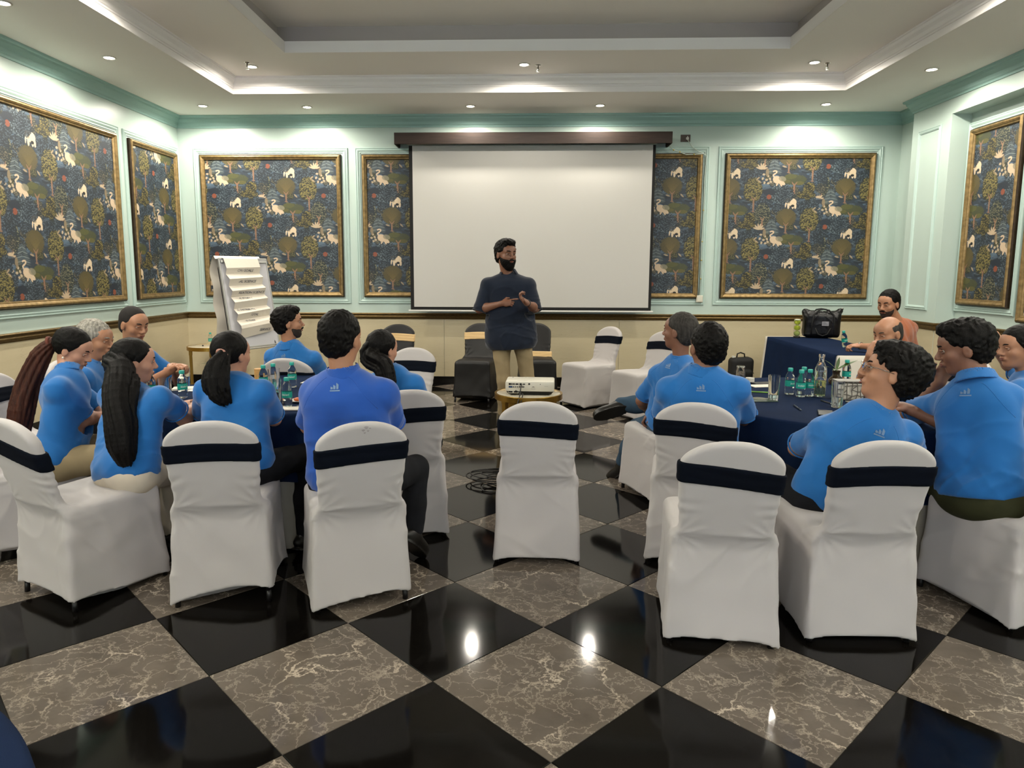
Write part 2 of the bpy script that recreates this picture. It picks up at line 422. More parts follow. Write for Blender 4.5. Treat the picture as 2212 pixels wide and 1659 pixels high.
RAIL = [(0, RZ0-.012), (.018, RZ0-.012), (.022, RZ0), (.030, RZ0+.008), (.034, RZ0+.022), (.028, RZ0+.034), (.036, RZ0+.046), (.042, RZ0+.060), (.034, RZ0+.070), (0, RZ0+.070)]
def miter(plan, prof, mb, flipn=1, closed=False):
    # plan = list of (x, y); profile (outward, z); the outward normal is to the left of travel * flipn
    P = [Vector((x, y, 0)) for x, y in plan]; st = []
    n = len(P)
    for i in range(n):
        dirs = []
        if i > 0 or closed: dirs.append((P[i]-P[i-1]).normalized())
        if i < n-1 or closed: dirs.append((P[(i+1) % n]-P[i]).normalized())
        ns = [Vector((-d.y, d.x, 0))*flipn for d in dirs]
        nn = ns[0] if len(ns) == 1 else (ns[0]+ns[1])/(1+ns[0].dot(ns[1]))
        st.append((P[i], nn, Vector((0, 0, 1))))
    mb.ribbon(st, prof, closed); return mb
def edge_run(name, plan, prof, material, flipn=1, closed=False):
    return struct(miter(plan, prof, MB(), flipn, closed).build(name, material, None, False))
edge_run('trim_1', [(XL, 1.0), (XL, YB), (XR, YB)], RAIL, M_BRONZE, -1)
edge_run('trim_2', PLAN_R, RAIL, M_BRONZE, -1)
SK_ = [(0, 0), (.016, 0), (.016, .1), (.012, .105), (0, .105)]
edge_run('baseboard_back', [(XL, 1.0), (XL, YB), (XR, YB)], SK_, M_BASE, -1)
edge_run('baseboard_right', PLAN_R, SK_, M_BASE, -1)
# teal cornice
CR = [(0, ZC-.150), (.012, ZC-.150), (.016, ZC-.130), (.030, ZC-.118), (.040, ZC-.085), (.066, ZC-.050), (.070, ZC-.030), (.092, ZC-.022), (.096, ZC-.001), (0, ZC-.001)]
edge_run('trim_3', [(XL, YF), (XL, YB), (XR, YB), (XR, 8.80), (XP, 8.80), (XP, YF)], CR, M_TEAL, -1)

# ceiling: perimeter soffit, first tray, second tray, top
T1 = (-3.33, -1.6, 3.545, 8.30); T2 = (-2.42, -.6, 2.60, 7.40); Z2, Z2b, Z3 = 3.69, 3.80, 3.97
ce = MB()
def ring(mb, o, i, z, th=.03):
    ox0, oy0, ox1, oy1 = o; ix0, iy0, ix1, iy1 = i
    for lo, hi in (((ox0, oy0), (ox1, iy0)), ((ox0, iy1), (ox1, oy1)), ((ox0, iy0), (ix0, iy1)), ((ix1, iy0), (ox1, iy1))): mb.box((lo[0], lo[1], z), (hi[0], hi[1], z+th))
ring(ce, (XL, YF, XR, YB), T1, ZC); ring(ce, (T1[0]-.15, T1[1]-.15, T1[2]+.15, T1[3]+.15), T2, Z2)
ce.box((T2[0]-.4, T2[1]-.4, Z3), (T2[2]+.4, T2[3]+.4, Z3+.04))
struct(ce.build('ceiling', M_CEIL))
def loop(t, off=0): x0, y0, x1, y1 = t; return [(x0-off, y0-off), (x0-off, y1+off), (x1+off, y1+off), (x1+off, y0-off)]
# inner tray faces (profiles turned towards the middle of the room: clockwise loop, outward = inwards to the room)
f1 = [(.003, ZC+.001), (.003, ZC+.062), (.012, ZC+.064), (.012, ZC+.078), (.022, ZC+.085), (.030, ZC+.115), (.052, ZC+.140), (.056, ZC+.165), (.070, ZC+.170), (.072, Z2), (-.02, Z2)]
edge_run('trim_4', loop(T1), f1, M_CEILT, -1, True)
edge_run('trim_5', loop(T2), [(.003, Z2+.001), (.003, Z2b), (-.102, Z2b)], M_CEILT, -1, True)
edge_run('trim_6', loop(T2, .10), [(0, Z2b-.002), (0, Z3+.002)], mat('tray_upper_face_painted_shade', 'b3aba8', .7), -1, True)  # shade of the recessed upper band put into a darker face colour

# recessed downlights
M_LAMP = mat('lamp_glow', 'fff2d8', .5, emit=((1, .90, .70), LAMP_EMIT)); M_RING = mat('white_lamp_ring', 'd8d4cc', .4); M_REFL = mat('lamp_reflector', 'c8c4bc', .2, metal=.9)
ORD = ('first', 'second', 'third', 'fourth', 'fifth', 'sixth')
def downlight(x, y, z, label, power=1.0):
    t = empty('downlight', (x, y, z)); tag(t, label, 'downlight', 'round recessed ceiling downlights')
    MB().lathe([(.045, -.001), (.062, -.001), (.064, -.006), (.058, -.010), (.047, -.008), (.045, -.001)], 24, cap=False).build('ring', M_RING, t, True)
    MB().lathe([(.046, -.004), (.034, .012)], 20, cap=False).build('reflector', M_REFL, t, True)
    MB().lathe([(.0445, -.0045), (.040, -.0075), (.02, -.010), (.001, -.0105)], 20, cap=False).build('lamp', M_LAMP, t, True)
    l = bpy.data.lights.new('downlight_beam', 'SPOT'); l.energy = SPOT_POWER*power; l.color = (1, .93, .81); l.spot_size = math.radians(172); l.spot_blend = .45; l.shadow_soft_size = .04
    lo = bpy.data.objects.new('downlight_beam', l); col.objects.link(lo); lo.parent = t; lo.location = (0, 0, -.03)
rowL = [('nearest the far left corner', 8.85), ('second from the back on the left side', 6.88), ('third from the back on the left', 5.50)]
for s_, y in rowL: downlight(-3.93, y, ZC, 'round downlight in the outer soffit, '+s_, 1.15)
for i, y in enumerate((3.9, 2.3, .7, -.9, -2.5)): downlight(-3.93, y, ZC, 'downlight out of view in the left outer soffit, %s from the picture edge' % ORD[i])
for x, s_ in ((-2.67, 'above the left large picture'), (-.66, 'above the left half of the projection screen'), (.91, 'above the right half of the projection screen'), (3.60, 'above the right large picture')):
    downlight(x, 8.94, ZC, 'round downlight in the back soffit, '+s_, .68)
downlight(4.02, 7.48, ZC, 'glowing round downlight in the outer soffit above the right wall beam', .9)
for i, y in enumerate((5.9, 4.3, 2.7, 1.1, -.5, -2.1)): downlight(4.02, y, ZC, 'downlight out of view in the right outer soffit, %s from the picture edge' % ORD[i], .9)
for x, s_ in ((-2.93, 'left one'), (-.01, 'middle one'), (3.02, 'right one')): downlight(x, 7.86, Z2, 'glowing downlight in the raised middle soffit, %s of the three' % s_)
for i, y in enumerate((5.6, 3.4, 1.2, -.8)):
    downlight(-2.93, y, Z2, 'downlight out of view in the raised left soffit, %s from the picture edge' % ORD[i]); downlight(3.02, y, Z2, 'downlight out of view in the raised right soffit, %s from the picture edge' % ORD[i])
for i, x in enumerate((-2.6, -.9, .9, 2.6)): downlight(x, -3.2, ZC, 'downlight in the soffit behind the camera, %s from the left' % ORD[i])
# sprinklers
M_CHROME = mat('chrome', 'c0beb8', .18, metal=1)
for x, y, s_ in ((-2.93, 7.72, 'just in front of the left downlight'), (.14, 7.90, 'beside the middle downlight'), (3.17, 7.90, 'beside the right downlight')):
    t = empty('sprinkler_head', (x, y, Z2)); tag(t, 'small chrome fire sprinkler in the raised soffit, '+s_, 'sprinkler', 'ceiling sprinklers')
    MB().lathe([(.032, 0), (.030, -.006), (.012, -.010), (.001, -.010)], 18, cap=False).build('rose', M_CHROME, t, True)
    MB().lathe([(.007, -.008), (.007, -.04), (.010, -.042), (.010, -.05), (.004, -.052)], 12).tube([(.008, 0, -.04), (.014, 0, -.05), (.010, 0, -.062), (0, 0, -.066)], .0018).tube([(-.008, 0, -.04), (-.014, 0, -.05), (-.010, 0, -.062), (0, 0, -.066)], .0018).build('nozzle', M_CHROME, t, True)
    MB().lathe([(.016, -.066), (.016, -.068)], 12).build('deflector', M_CHROME, t)

# ---------------------------------------------------------------- printed jungle cloth, drawn once and repeated with a half drop
def jungle():
    W_, H_ = 512, 256*1 + 10                 # one cell is 0.73 m wide (columns alternate by half a drop) and 0.76 m high
    W_, H_ = 256, 266; TW = 512
    img = np.zeros((H_, TW, 3)); yy, xx = np.mgrid[0:H_, 0:TW].astype(float)
    g_ = np.random.default_rng(5)
    def wrapped(cx, cy):
        dx = (xx-cx+TW/2) % TW-TW/2; dy = (yy-cy+H_/2) % H_-H_/2; return dx, dy
    def blob(cx, cy, rx, ry, c, a=1.0, rot=0.0, noise=0, seed=0):
        R_ = int(max(rx, ry))+3; xi = np.arange(int(cx)-R_, int(cx)+R_+1); yi = np.arange(int(cy)-R_, int(cy)+R_+1)
        dx, dy = (xi-cx)[None, :].astype(float), (yi-cy)[:, None].astype(float); cr, sr = math.cos(rot), math.sin(rot); u, v = dx*cr+dy*sr, -dx*sr+dy*cr
        m = (u/rx)**2+(v/ry)**2
        if noise: m = m+noise*np.sin(u*.5+seed)*np.sin(v*.55+seed*2)
        k = np.clip((1-m)*min(rx, ry)*.6+.5, 0, 1)[..., None]*a; ix = np.ix_(yi % H_, xi % TW); img[ix] = img[ix]*(1-k)+np.array(lin(c)[:3])*k
    def stroke(p, q, w, c, a=1.0):
        mx, my = (p[0]+q[0])/2, (p[1]+q[1])/2; L_ = math.hypot(q[0]-p[0], q[1]-p[1])/2+w*.5; blob(mx, my, L_, w, c, a, math.atan2(q[1]-p[1], q[0]-p[0]))
    img[:] = np.array(lin('28333e')[:3])
    k = .427                                  # zoomed-photo units to texels
    for colm in (0, 1):
        ox, oy = colm*256+128, 60+colm*133
        P = lambda x, y: (ox+x*k, oy+y*k)
        R = np.random.default_rng(11)
        for i in range(130):                  # rolling slate-blue ground
            x, y = R.uniform(-300, 300), R.uniform(-310, 310); c = ['3a4b5c', '2a3745', '1d2730', '4b6072', '2f3e4d'][i % 5]
            blob(*P(x, y), R.uniform(28, 60)*k, R.uniform(9, 20)*k, c, .85)
            blob(*P(x, y-7), R.uniform(15, 40)*k, 3.2*k, '6a7781', .5)
        def dotted(cx, cy, rx, ry, base, dots, n, seed, ds=5.5):
            blob(*P(cx, cy), rx*k, ry*k, base, .95, noise=.25, seed=seed); r2 = np.random.default_rng(seed)
            for i in range(n):
                a, q = r2.uniform(0, 6.28), r2.uniform(0, 1)**.5
                blob(*P(cx+math.cos(a)*q*rx*.98, cy+math.sin(a)*q*ry*.98), ds*k*r2.uniform(.8, 1.5), ds*k*.55, dots, .8, r2.uniform(-.7, .7))
        r3 = np.random.default_rng(77)
        for i in range(46):                   # massed dark foliage between the motifs
            x, y = r3.uniform(-290, 310), r3.uniform(-300, 300); cb, cd = [('1d2730', '5a6a76'), ('23281e', '6f6a45'), ('262c2c', '7d745c'), ('202b36', '66757f')][i % 4]
            dotted(x, y, r3.uniform(34, 62), r3.uniform(30, 66), cb, cd, 46, 100+i, 4.2)
        def trunk(x, y0, y1, w, c):
            stroke(P(x, y0), P(x, y1), w*k, c); 
            for s in (-1, 1): stroke(P(x, y0+18), P(x+s*26, y0-22), w*.55*k, c)
            stroke(P(x-14, y1), P(x+14, y1), 7*k, c, .8)
        dotted(-120, -95, 105, 115, '243039', '77868e', 190, 1, 5)       # slate bush left of the elephant
        dotted(-295, 125, 85, 125, '222b2a', '827e60', 190, 2, 5); trunk(-295, 165, 275, 8, '8a6a52')
        dotted(195, 175, 96, 128, '2b2b1d', '857a45', 300, 3, 6); trunk(205, 270, 400, 9, '84644e')
        dotted(180, 470, 60, 58, '24251b', '87793f', 90, 4, 5); dotted(150, 540, 95, 42, '26271c', '80733c', 90, 5, 5)
        blob(*P(-45, 150), 104*k, 92*k, '514828', .97, noise=.2)
        for a in np.linspace(-2.6, -.5, 13): stroke(P(-45, 215), (P(-45, 150)[0]+math.cos(a)*78*k, P(-45, 165)[1]+math.sin(a)*75*k), 2.0*k, '6c5d33', .7)
        trunk(-45, 225, 310, 9, '84644e')
        for i in range(9):                    # striped grey fern
            y = 175+i*17; w_ = 30+min(i, 8-i*.3)*8
            for s in (-1, 1): stroke(P(-195, y), P(-195+s*w_, y+16), 6*k, '6d7776' if i % 2 else '4c5658', .9)
        blob(*P(20, 385), 128*k, 54*k, '40442a', .97, noise=.25); blob(*P(-20, 352), 62*k, 26*k, '4e5029', .9); blob(*P(75, 420), 48*k, 20*k, '565328', .9); blob(*P(-60, 400), 40*k, 18*k, '565328', .8)
        trunk(22, 430, 525, 11, '84644e')
        for a in (0, .5, 1.0, 1.5, 2.1, 2.6):  # cream leaf plant
            stroke(P(-325, 275), (P(-325, 275)[0]+math.cos(-a-.25)*58*k, P(-325, 275)[1]+math.sin(-a-.25)*58*k), 9*k, 'b9a487', .95)
        for i, (x, y) in enumerate(((-300, 330), (-255, 345), (-310, 372), (-270, 385), (-235, 375), (-290, 415), (-250, 420), (-225, 405))): blob(*P(x, y), 15*k, 11*k, 'b3a186', .95, i)
        blob(*P(-265, 310), 17*k, 42*k, '84745a', .9)
        blob(*P(-235, -110), 66*k, 34*k, '1b2531', .97); blob(*P(-235, -62), 25*k, 25*k, '84452f', .95)     # coral fruit under a navy crown
        # swan
        c = 'c9b296'; blob(*P(-160, 385), 46*k, 38*k, c, 1, .4); blob(*P(-120, 410), 50*k, 22*k, c, 1, .5); blob(*P(-105, 375), 40*k, 26*k, '85806a', .8, .3)
        for (a, b) in (((-185, 370), (-205, 335)), ((-205, 335), (-175, 318)), ((-175, 318), (-165, 300)), ((-165, 300), (-185, 292)), ((-185, 292), (-205, 300))): stroke(P(*a), P(*b), 8*k, c)
        stroke(P(-150, 415), P(-165, 445), 9*k, c); stroke(P(-125, 420), P(-110, 450), 9*k, c)
        # elephant
        c = 'd2bd9f'; blob(*P(5, -8), 50*k, 40*k, c, 1); blob(*P(-38, -18), 26*k, 32*k, c, 1); blob(*P(-26, -14), 16*k, 22*k, '87806e', .85)
        for x in (-28, 18, 44): stroke(P(x, 10), P(x, 56), 12*k, c)
        stroke(P(-55, -5), P(-60, 44), 7*k, c); blob(*P(16, 30), 18*k, 13*k, '12171c', 1)
        for x, y, rr in ((-90, 250, .3), (60, 250, .8), (240, 60, 2.4), (255, 90, .6)): blob(*P(x, y), 24*k, 8*k, 'a08d70', .9, rr)
        dotted(-70, 540, 95, 85, '1c2731', '5d6b74', 150, 8, 4.5)
    n = g_.normal(size=img.shape[:2])[..., None]*.10+1; img = np.clip(img*n*.86, 0, 1)
    s = np.where(img <= .0031308, img*12.92, 1.055*np.maximum(img, 1e-6)**(1/2.4)-.055)
    A = np.ones((H_, TW, 4), np.float32); A[..., :3] = s[::-1]
    im = bpy.data.images.new('jungle_print', TW, H_, alpha=False); im.pixels.foreach_set(A.ravel()); im.update(); im.pack()
    return im
_im = jungle()
M_PRINT = bpy.data.materials.new('dark_jungle_print_fabric'); M_PRINT.use_nodes = True
_nt = M_PRINT.node_tree; _b = _nt.nodes['Principled BSDF']; _b.inputs['Roughness'].default_value = .6
_t = _nt.nodes.new('ShaderNodeTexImage'); _t.image = _im; _t.extension = 'REPEAT'; _uv = _nt.nodes.new('ShaderNodeUVMap'); _nt.links.new(_uv.outputs[0], _t.inputs[0]); _nt.links.new(_t.outputs[0], _b.inputs['Base Color'])
_bp = _nt.nodes.new('ShaderNodeBump'); _bp.inputs['Strength'].default_value = .25; _bp.inputs['Distance'].default_value = .002; _nt.links.new(_t.outputs[0], _bp.inputs['Height']); _nt.links.new(_bp.outputs[0], _b.inputs['Normal'])

def picture(o, ux, nrm, wdt, z0, z1, label, phase=(0, 0), mould=True, mo=.095, fd=.055):
    """gilt-framed panel of printed cloth; o = lower corner at the wall, ux = direction along the wall, nrm = into the room"""
    o = Vector(o); ux = Vector(ux); nrm = Vector(nrm); uz = Vector((0, 0, 1))
    t = empty('framed_picture', o+ux*wdt/2+uz*z0); tag(t, label, 'picture', 'gilt-framed jungle print panels')
    inv = Matrix.Translation(-(o+ux*wdt/2+uz*z0))
    def loop_(off, z_=0): return [(o+ux*a+uz*b+nrm*z_) for a, b in ((-off, z0-off), (wdt+off, z0-off), (wdt+off, z1+off), (-off, z1+off))]
    def frame(prof, off, name, m, parent):
        C_ = loop_(off); st = []
        dv = [(-1, -1), (1, -1), (1, 1), (-1, 1)]
        for p, d in zip(C_, dv): st.append((p, -(ux*d[0]+uz*d[1]), nrm))
        mb = MB().ribbon(st, prof, True); q = mb.build(name, m, parent); return q
    F1 = [(0, 0), (0, fd*.75), (.008, fd*.95), (.020, fd), (.034, fd*.86), (.042, fd*.70), (.052, fd*.66), (.058, fd*.45), (.060, fd*.30)]
    a = frame(F1, 0, 'frame', M_GILT, t); a.matrix_parent_inverse = inv
    F2 = [(-.008, 0), (-.010, fd*.5), (-.004, fd*.72), (0, fd*.75)]
    a = frame(F2, 0, 'frame_edge', M_GILTD, t); a.matrix_parent_inverse = inv
    q = .056; v = [o+ux*q+uz*(z0+q)+nrm*.018, o+ux*(wdt-q)+uz*(z0+q)+nrm*.018, o+ux*(wdt-q)+uz*(z1-q)+nrm*.018, o+ux*q+uz*(z1-q)+nrm*.018]
    me = bpy.data.meshes.new('canvas'); me.from_pydata([tuple(p) for p in v]+[tuple(p-nrm*.012) for p in v], [], [(0, 1, 2, 3), (7, 6, 5, 4), (0, 4, 5, 1), (1, 5, 6, 2), (2, 6, 7, 3), (3, 7, 4, 0)])
    uvl = me.uv_layers.new(name='UVMap'); 
    for lp in me.loops:
        p = (me.vertices[lp.vertex_index].co-o); uvl.data[lp.index].uv = (p.dot(ux)/1.46+phase[0], (p.z-z0)/.76+phase[1])
    a = link('canvas', me, M_PRINT, t, False); a.matrix_parent_inverse = inv
    if mould:
        MP = [(0, 0), (0, .014), (.010, .020), (.018, .013), (.026, .013), (.034, .022), (.044, .016), (.052, .010), (.064, .010), (.068, 0)]
        C_ = [(o+ux*a_+uz*b_) for a_, b_ in ((-mo, z0-mo), (wdt+mo, z0-mo), (wdt+mo, z1+mo), (-mo, z1+mo))]
        st = [(p, -(ux*d[0]+uz*d[1]), nrm) for p, d in zip(C_, [(-1, -1), (1, -1), (1, 1), (-1, 1)])]
        global TRN; struct(MB().ribbon(st, MP, True).build('trim_%d' % TRN, M_MINTW)); TRN += 1
    return t
TRN = 10
PZ0, PZ1 = 1.178, 3.012
# phase: u so that an elephant lands where the photograph shows one
def ph(elx, elz, z0): return (128/512-elx/1.46, (1-60/266)-(elz-z0)/.76)
picture((-4.262, YB, 0), (1, 0, 0), (0, -1, 0), 1.86, PZ0, PZ1, 'large square gilt-framed jungle print on the back wall behind the flip chart', ph(1.18, 2.80, PZ0))
picture((-2.115, YB, 0), (1, 0, 0), (0, -1, 0), 4.395, PZ0, PZ1, 'wide gilt-framed jungle print mostly hidden behind the projection screen', ph(.43+.73*0, 2.42, PZ0))
picture((2.585, YB, 0), (1, 0, 0), (0, -1, 0), 1.875, PZ0, PZ1, 'large gilt-framed jungle print on the back wall right of the screen', ph(1.58, 2.78, PZ0))
picture((XL, 8.235, 0), (0, 1, 0), (1, 0, 0), 1.10, PZ0, PZ1, 'narrow gilt-framed jungle print on the left wall beside the far corner', ph(.80, 2.62, PZ0))
picture((XL, 4.15, 0), (0, 1, 0), (1, 0, 0), 3.80, PZ0, PZ1, 'big gilt-framed jungle print on the left wall nearest the camera', ph(2.42, 2.72, PZ0))
picture((XR-.002, 7.955, 0), (0, -1, 0), (-1, 0, 0), .80, PZ0, PZ1, 'narrow gilt-framed jungle print in the recess of the right wall', ph(.12, 2.62, PZ0), fd=.06, mo=.085)
picture((XR-.002, 6.985, 0), (0, -1, 0), (-1, 0, 0), 1.9, 1.05, PZ1, 'gilt-framed jungle print at the right edge of the photo, only its frame corner showing', (0, 0), mould=False, fd=.06)
# raised panel moulding on the pillar and on the stretch of wall beside the back corner
def panel(o, ux, nrm, wdt, z0, z1):
    global TRN
    o = Vector(o); ux = Vector(ux); nrm = Vector(nrm); uz = Vector((0, 0, 1)); MP = [(0, 0), (0, .010), (.010, .016), (.020, .010), (.030, .018), (.042, .012), (.05, 0)]
    st = [(o+ux*a_+uz*b_, -(ux*d[0]+uz*d[1]), nrm) for (a_, b_), d in zip(((0, z0), (wdt, z0), (wdt, z1), (0, z1)), [(-1, -1), (1, -1), (1, 1), (-1, 1)])]
    struct(MB().ribbon(st, MP, True).build('trim_%d' % TRN, M_MINTW)); TRN += 1
panel((XP, 8.66, 0), (0, -1, 0), (-1, 0, 0), .46, 1.09, 3.13)

# ---------------------------------------------------------------- projection screen
M_SCR = mat('matt_white_screen_fabric', SCRC, .9, bump=(1.2, .10, .02), spec=.2); M_SBK = mat('black_screen_border', '0e0e0e', .8); M_WOOD = mat('dark_walnut_veneer', '281b14', .65, var=(14, .3), stretch=(.4, 1, 6)); M_ALU = mat('white_painted_metal', 'c9c8c2', .35)
t = empty('projection_screen', (.09, 9.27, 1.0)); tag(t, 'large pull-down projection screen with black borders hanging from a walnut pelmet', 'projection screen')
I = Matrix.Translation((-.09, -9.27, -1.0))
def scr(mb, name, m, lab=None):
    o = mb.build(name, m, t); o.matrix_parent_inverse = I
    if lab: o['label'] = lab
    return o
SX0, SX1, SZ0, SZ1, SY = -1.475, 1.655, 1.052, 3.10, 9.27
scr(MB().box((SX0+.045, SY-.002, SZ0), (SX1-.035, SY, SZ1)), 'screen_fabric', M_SCR)
scr(MB().box((SX0, SY-.001, 1.012), (SX0+.045, SY+.001, SZ1)), 'side_border', M_SBK); scr(MB().box((SX1-.035, SY-.001, 1.012), (SX1, SY+.001, SZ1)), 'side_border', M_SBK)
scr(MB().box((SX0+.045, SY-.001, 1.012), (SX1-.035, SY+.001, SZ0)), 'bottom_border', M_SBK)
scr(MB().box((SX0-.03, SY-.014, .990), (SX1+.03, SY+.014, 1.012), .006), 'weight_bar', M_ALU)
pel_ = MB().box((-1.635, 9.12, 3.095), (1.83, 9.14, 3.235), .003).box((-1.635, 9.14, 3.215), (1.83, YB-.001, 3.235)).box((-1.635, 9.14, 3.095), (-1.615, YB-.001, 3.215)).box((1.81, 9.14, 3.095), (1.83, YB-.001, 3.215))
scr(pel_, 'pelmet', M_WOOD); scr(MB().lathe([(.035, SX0-.02), (.035, SX1+.02)], 20, M=Matrix.Rotation(math.pi/2, 4, 'Y')), 'roller', M_ALU).location = (0, 0, 0)
bpy.data.objects['roller'].data.transform(Matrix.Translation((0, SY+.035, 3.15)))

# brown socket plate with plug, taped cable and white junction box
t = empty('socket_plate', (2.06, YB, 3.21)); tag(t, 'dark brown wall socket plate with white plug, above the right end of the screen', 'socket')
MB().box((-.062, -.010, -.045), (.062, 0, .045), .003).build('plate', mat('brown_plastic', '4b3f38', .4), t)
for x in (-.035, -.018, -.0265): MB().lathe([(.003, -.0105), (.003, -.012)], 8, M=Matrix.Rotation(math.pi/2, 4, 'X') @ Matrix.Translation((x, 0, 0))) if False else None
MB().box((.004, -.040, -.022), (.036, -.010, .010), .006).tube([(.02, -.03, .005), (.02, -.034, .022)], [.012, .004]).build('plug', mat('white_plastic', 'c5c4bd', .4), t, True)
cab = [(2.08, YB-.03, 3.19), (2.14, YB-.04, 3.10), (2.22, YB-.045, 3.04), (2.27, YB-.066, 3.015), (2.33, YB-.03, 2.99), (2.318, YB-.02, 2.7), (2.325, YB-.018, 2.3), (2.312, YB-.02, 1.9), (2.318, YB-.018, 1.5), (2.312, YB-.02, 1.20)]
o = MB().tube(cab, .005, 6).build('wall_cable', mat('white_cable', 'b9c4b8', .5), None, True); tag(o, 'thin white cable running from the brown socket down beside the picture frame', 'cable')
o = MB().tube([(1.84, YB-.10, 3.10), (1.90, YB-.075, 3.055), (1.98, YB-.07, 3.03), (2.06, YB-.07, 2.998), (2.16, YB-.07, 3.0), (2.28, YB-.06, 3.01)], .006, 6).build('screen_cable', mat('white_cable', 'b9c4b8', .5), None, True); tag(o, 'white cable with yellow ties drooping from the pelmet end along the frame top', 'cable')
for i, q in enumerate(((1.90, YB-.075, 3.055), (1.98, YB-.07, 3.03), (2.16, YB-.07, 3.0))):
    MB().tube([Vector(q)-Vector((.006, 0, -.002)), Vector(q)+Vector((.006, 0, -.002))], .011, 8).build('cable_tie', mat('yellow_tie', 'b9a23c', .5), o, True)
o2 = bpy.data.objects['wall_cable']
for z in (2.3, 1.9, 1.66, 1.42): MB().tube([(2.32, YB-.018, z), (2.32, YB-.018, z+.012)], .010, 8).build('cable_tie', mat('yellow_tie', 'b9a23c', .5), o2, True)
t = empty('junction_box', (2.312, YB, 1.165)); tag(t, 'small white junction box at the lower right corner of the screen-side picture', 'wall box')
MB().box((-.042, -.030-.02, -.045), (.042, 0, .045), .004).build('box', mat('cream_plastic', 'c9c6b6', .5), t); MB().box((-.034, -.054, -.036), (.034, -.05, .036), .001).build('cover', mat('cream_plastic', 'c9c6b6', .5), t)
# ---------------------------------------------------------------- banquet chairs in stretch covers
M_WCOV = mat('white_spandex_cover', WHITEC, .62, bump=(650, .18, .0005), sheen=.15, spec=.3)
M_BCOV = mat('black_spandex_cover', '0d0b0b', .5, bump=(650, .18, .0005), spec=.5)
M_NSASH = mat('midnight_navy_sash', '070c16', .85, bump=(500, .3, .0005), spec=.1)
M_GSASH = mat('pale_gold_satin_sash', 'c9a874', .45, bump=(60, .15, .001), sheen=.3)
M_LEG = mat('black_powder_coated_steel', '121112', .4)
def smax(a, b, k): q = np.maximum(k-np.abs(a-b), 0)/k; return np.maximum(a, b)+q*q*k*.25
def smin_(a, b, k): q = np.maximum(k-np.abs(a-b), 0)/k; return np.minimum(a, b)-q*q*k*.25
def chair_field(seed, lift):
    wb1, wb2 = wob(seed, 14, 5), wob(seed+9, 34, 5); lx, ly, lz = lift; g = np.random.default_rng(seed+77)
    fold_dir = g.choice([-1, 1]); fold_amp = g.uniform(.2, 1.0)
    def back(x, y, z, inf=0.0):
        yb = -.222-(z-.45)*.285 - .012*(1-(x/.2)**2)+np.clip(.48-z, 0, 1)*.75; w = .186+.012*np.clip((z-.5)/.25, 0, 1)
        d = smax(np.abs(x)-w, np.abs(y-yb)*.96-.026, .03)-inf; return d
    def f(x, y, z):
        zt = .885-.080*np.abs(x/.196)**2.5
        d1 = smax(back(x, y, z), z-zt, .03); d1 = np.maximum(d1, .40-z)
        t = np.clip((.46-z)/.46, 0, 1); bow = .014*np.sin(np.pi*np.clip(t*1.0, 0, 1))
        hx = .212+.020*t-bow*(1-(y/.26)**2); yr = -.238-.024*t+bow*.8*(1-(x/.24)**2); yf = .222+.026*t-bow*(1-(x/.24)**2)
        d2 = smax(smax(np.abs(x)-hx, y-yf, .035), yr-y, .035)
        d2 = smax(d2, z-(.478+.010*(1-(x/.22)**2)*(1-(y/.24)**2)+.006*np.clip(y/.2, -1, 1)), .045)
        d = smin_(d1, d2, .05)
        # tension folds fanning out of the two waist corners, soft swags on the rear and side panels
        for s in (-1, 1):
            r = np.sqrt((x-s*.19)**2+(z-.47)**2+(np.clip(y+.22, -1, 0))**2*0+(y+.22)**2*.5)+1e-4
            a = np.arctan2(z-.47, (s*.19-x)*s+1e-5)
            d = d+.0032*np.exp(-((r-.08)/.06)**2)*np.abs(np.sin(7*a+seed+s))*np.where(y < .05, 1, 0)
        rear = np.clip((-y-.12)/.08, 0, 1)*np.clip((.5-z)/.1, 0, 1)
        q = (z-.1)*.80-fold_dir*x*.75
        d = d-rear*.0042*fold_amp*(1-np.abs(np.sin(13*q+1.4*wb1(x, y, z))))**2
        hem = np.exp(-(z/.07)**2); d = d-hem*.0022*np.sin(38*x+3*wb1(x, y*0, z))-.0011*wb2(x, y, z)*np.clip((.62-z)*4, .25, 1)
        band = np.exp(-((z-.60)/.05)**2)*np.where(y < 0, 1, 0); d = d-.0018*band*np.sin(120*z+4*wb1(x, y, z))*np.clip((np.abs(x)-.08)/.08, 0, 1)
        sidef = np.clip((np.abs(x)-.17)/.03, 0, 1)*np.clip((.44-z)/.1, 0, 1); d = d-sidef*.004*(1-np.abs(np.sin(11*(y*.85+z*.55)+wb1(z, x, y))))**3
        cs = np.minimum(np.abs(x/.232), 1)**4*np.minimum(np.abs(y/.25), 1)**4
        hz = .010+.026*(1-cs)*np.clip(1.0-np.maximum(0, 1-np.maximum((np.abs(x)/.22), (np.abs(y)/.23)))*6, 0, 1)
        hz = hz+lz*np.clip((x*lx+y*ly)/.3, 0, 1)
        return np.maximum(d, hz-z)
    return f, back
def field_mesh(name, f, lo, hi, h):
    lo = np.array(lo, float); n = np.ceil((np.array(hi)-lo)/h).astype(int)+1
    X, Y, Z = np.meshgrid(*[lo[i]+h*np.arange(n[i]) for i in range(3)], indexing='ij')
    v, q = nets(f(X, Y, Z).astype(np.float32), lo, h); return mesh_np(name, v, q)
COVER = {}
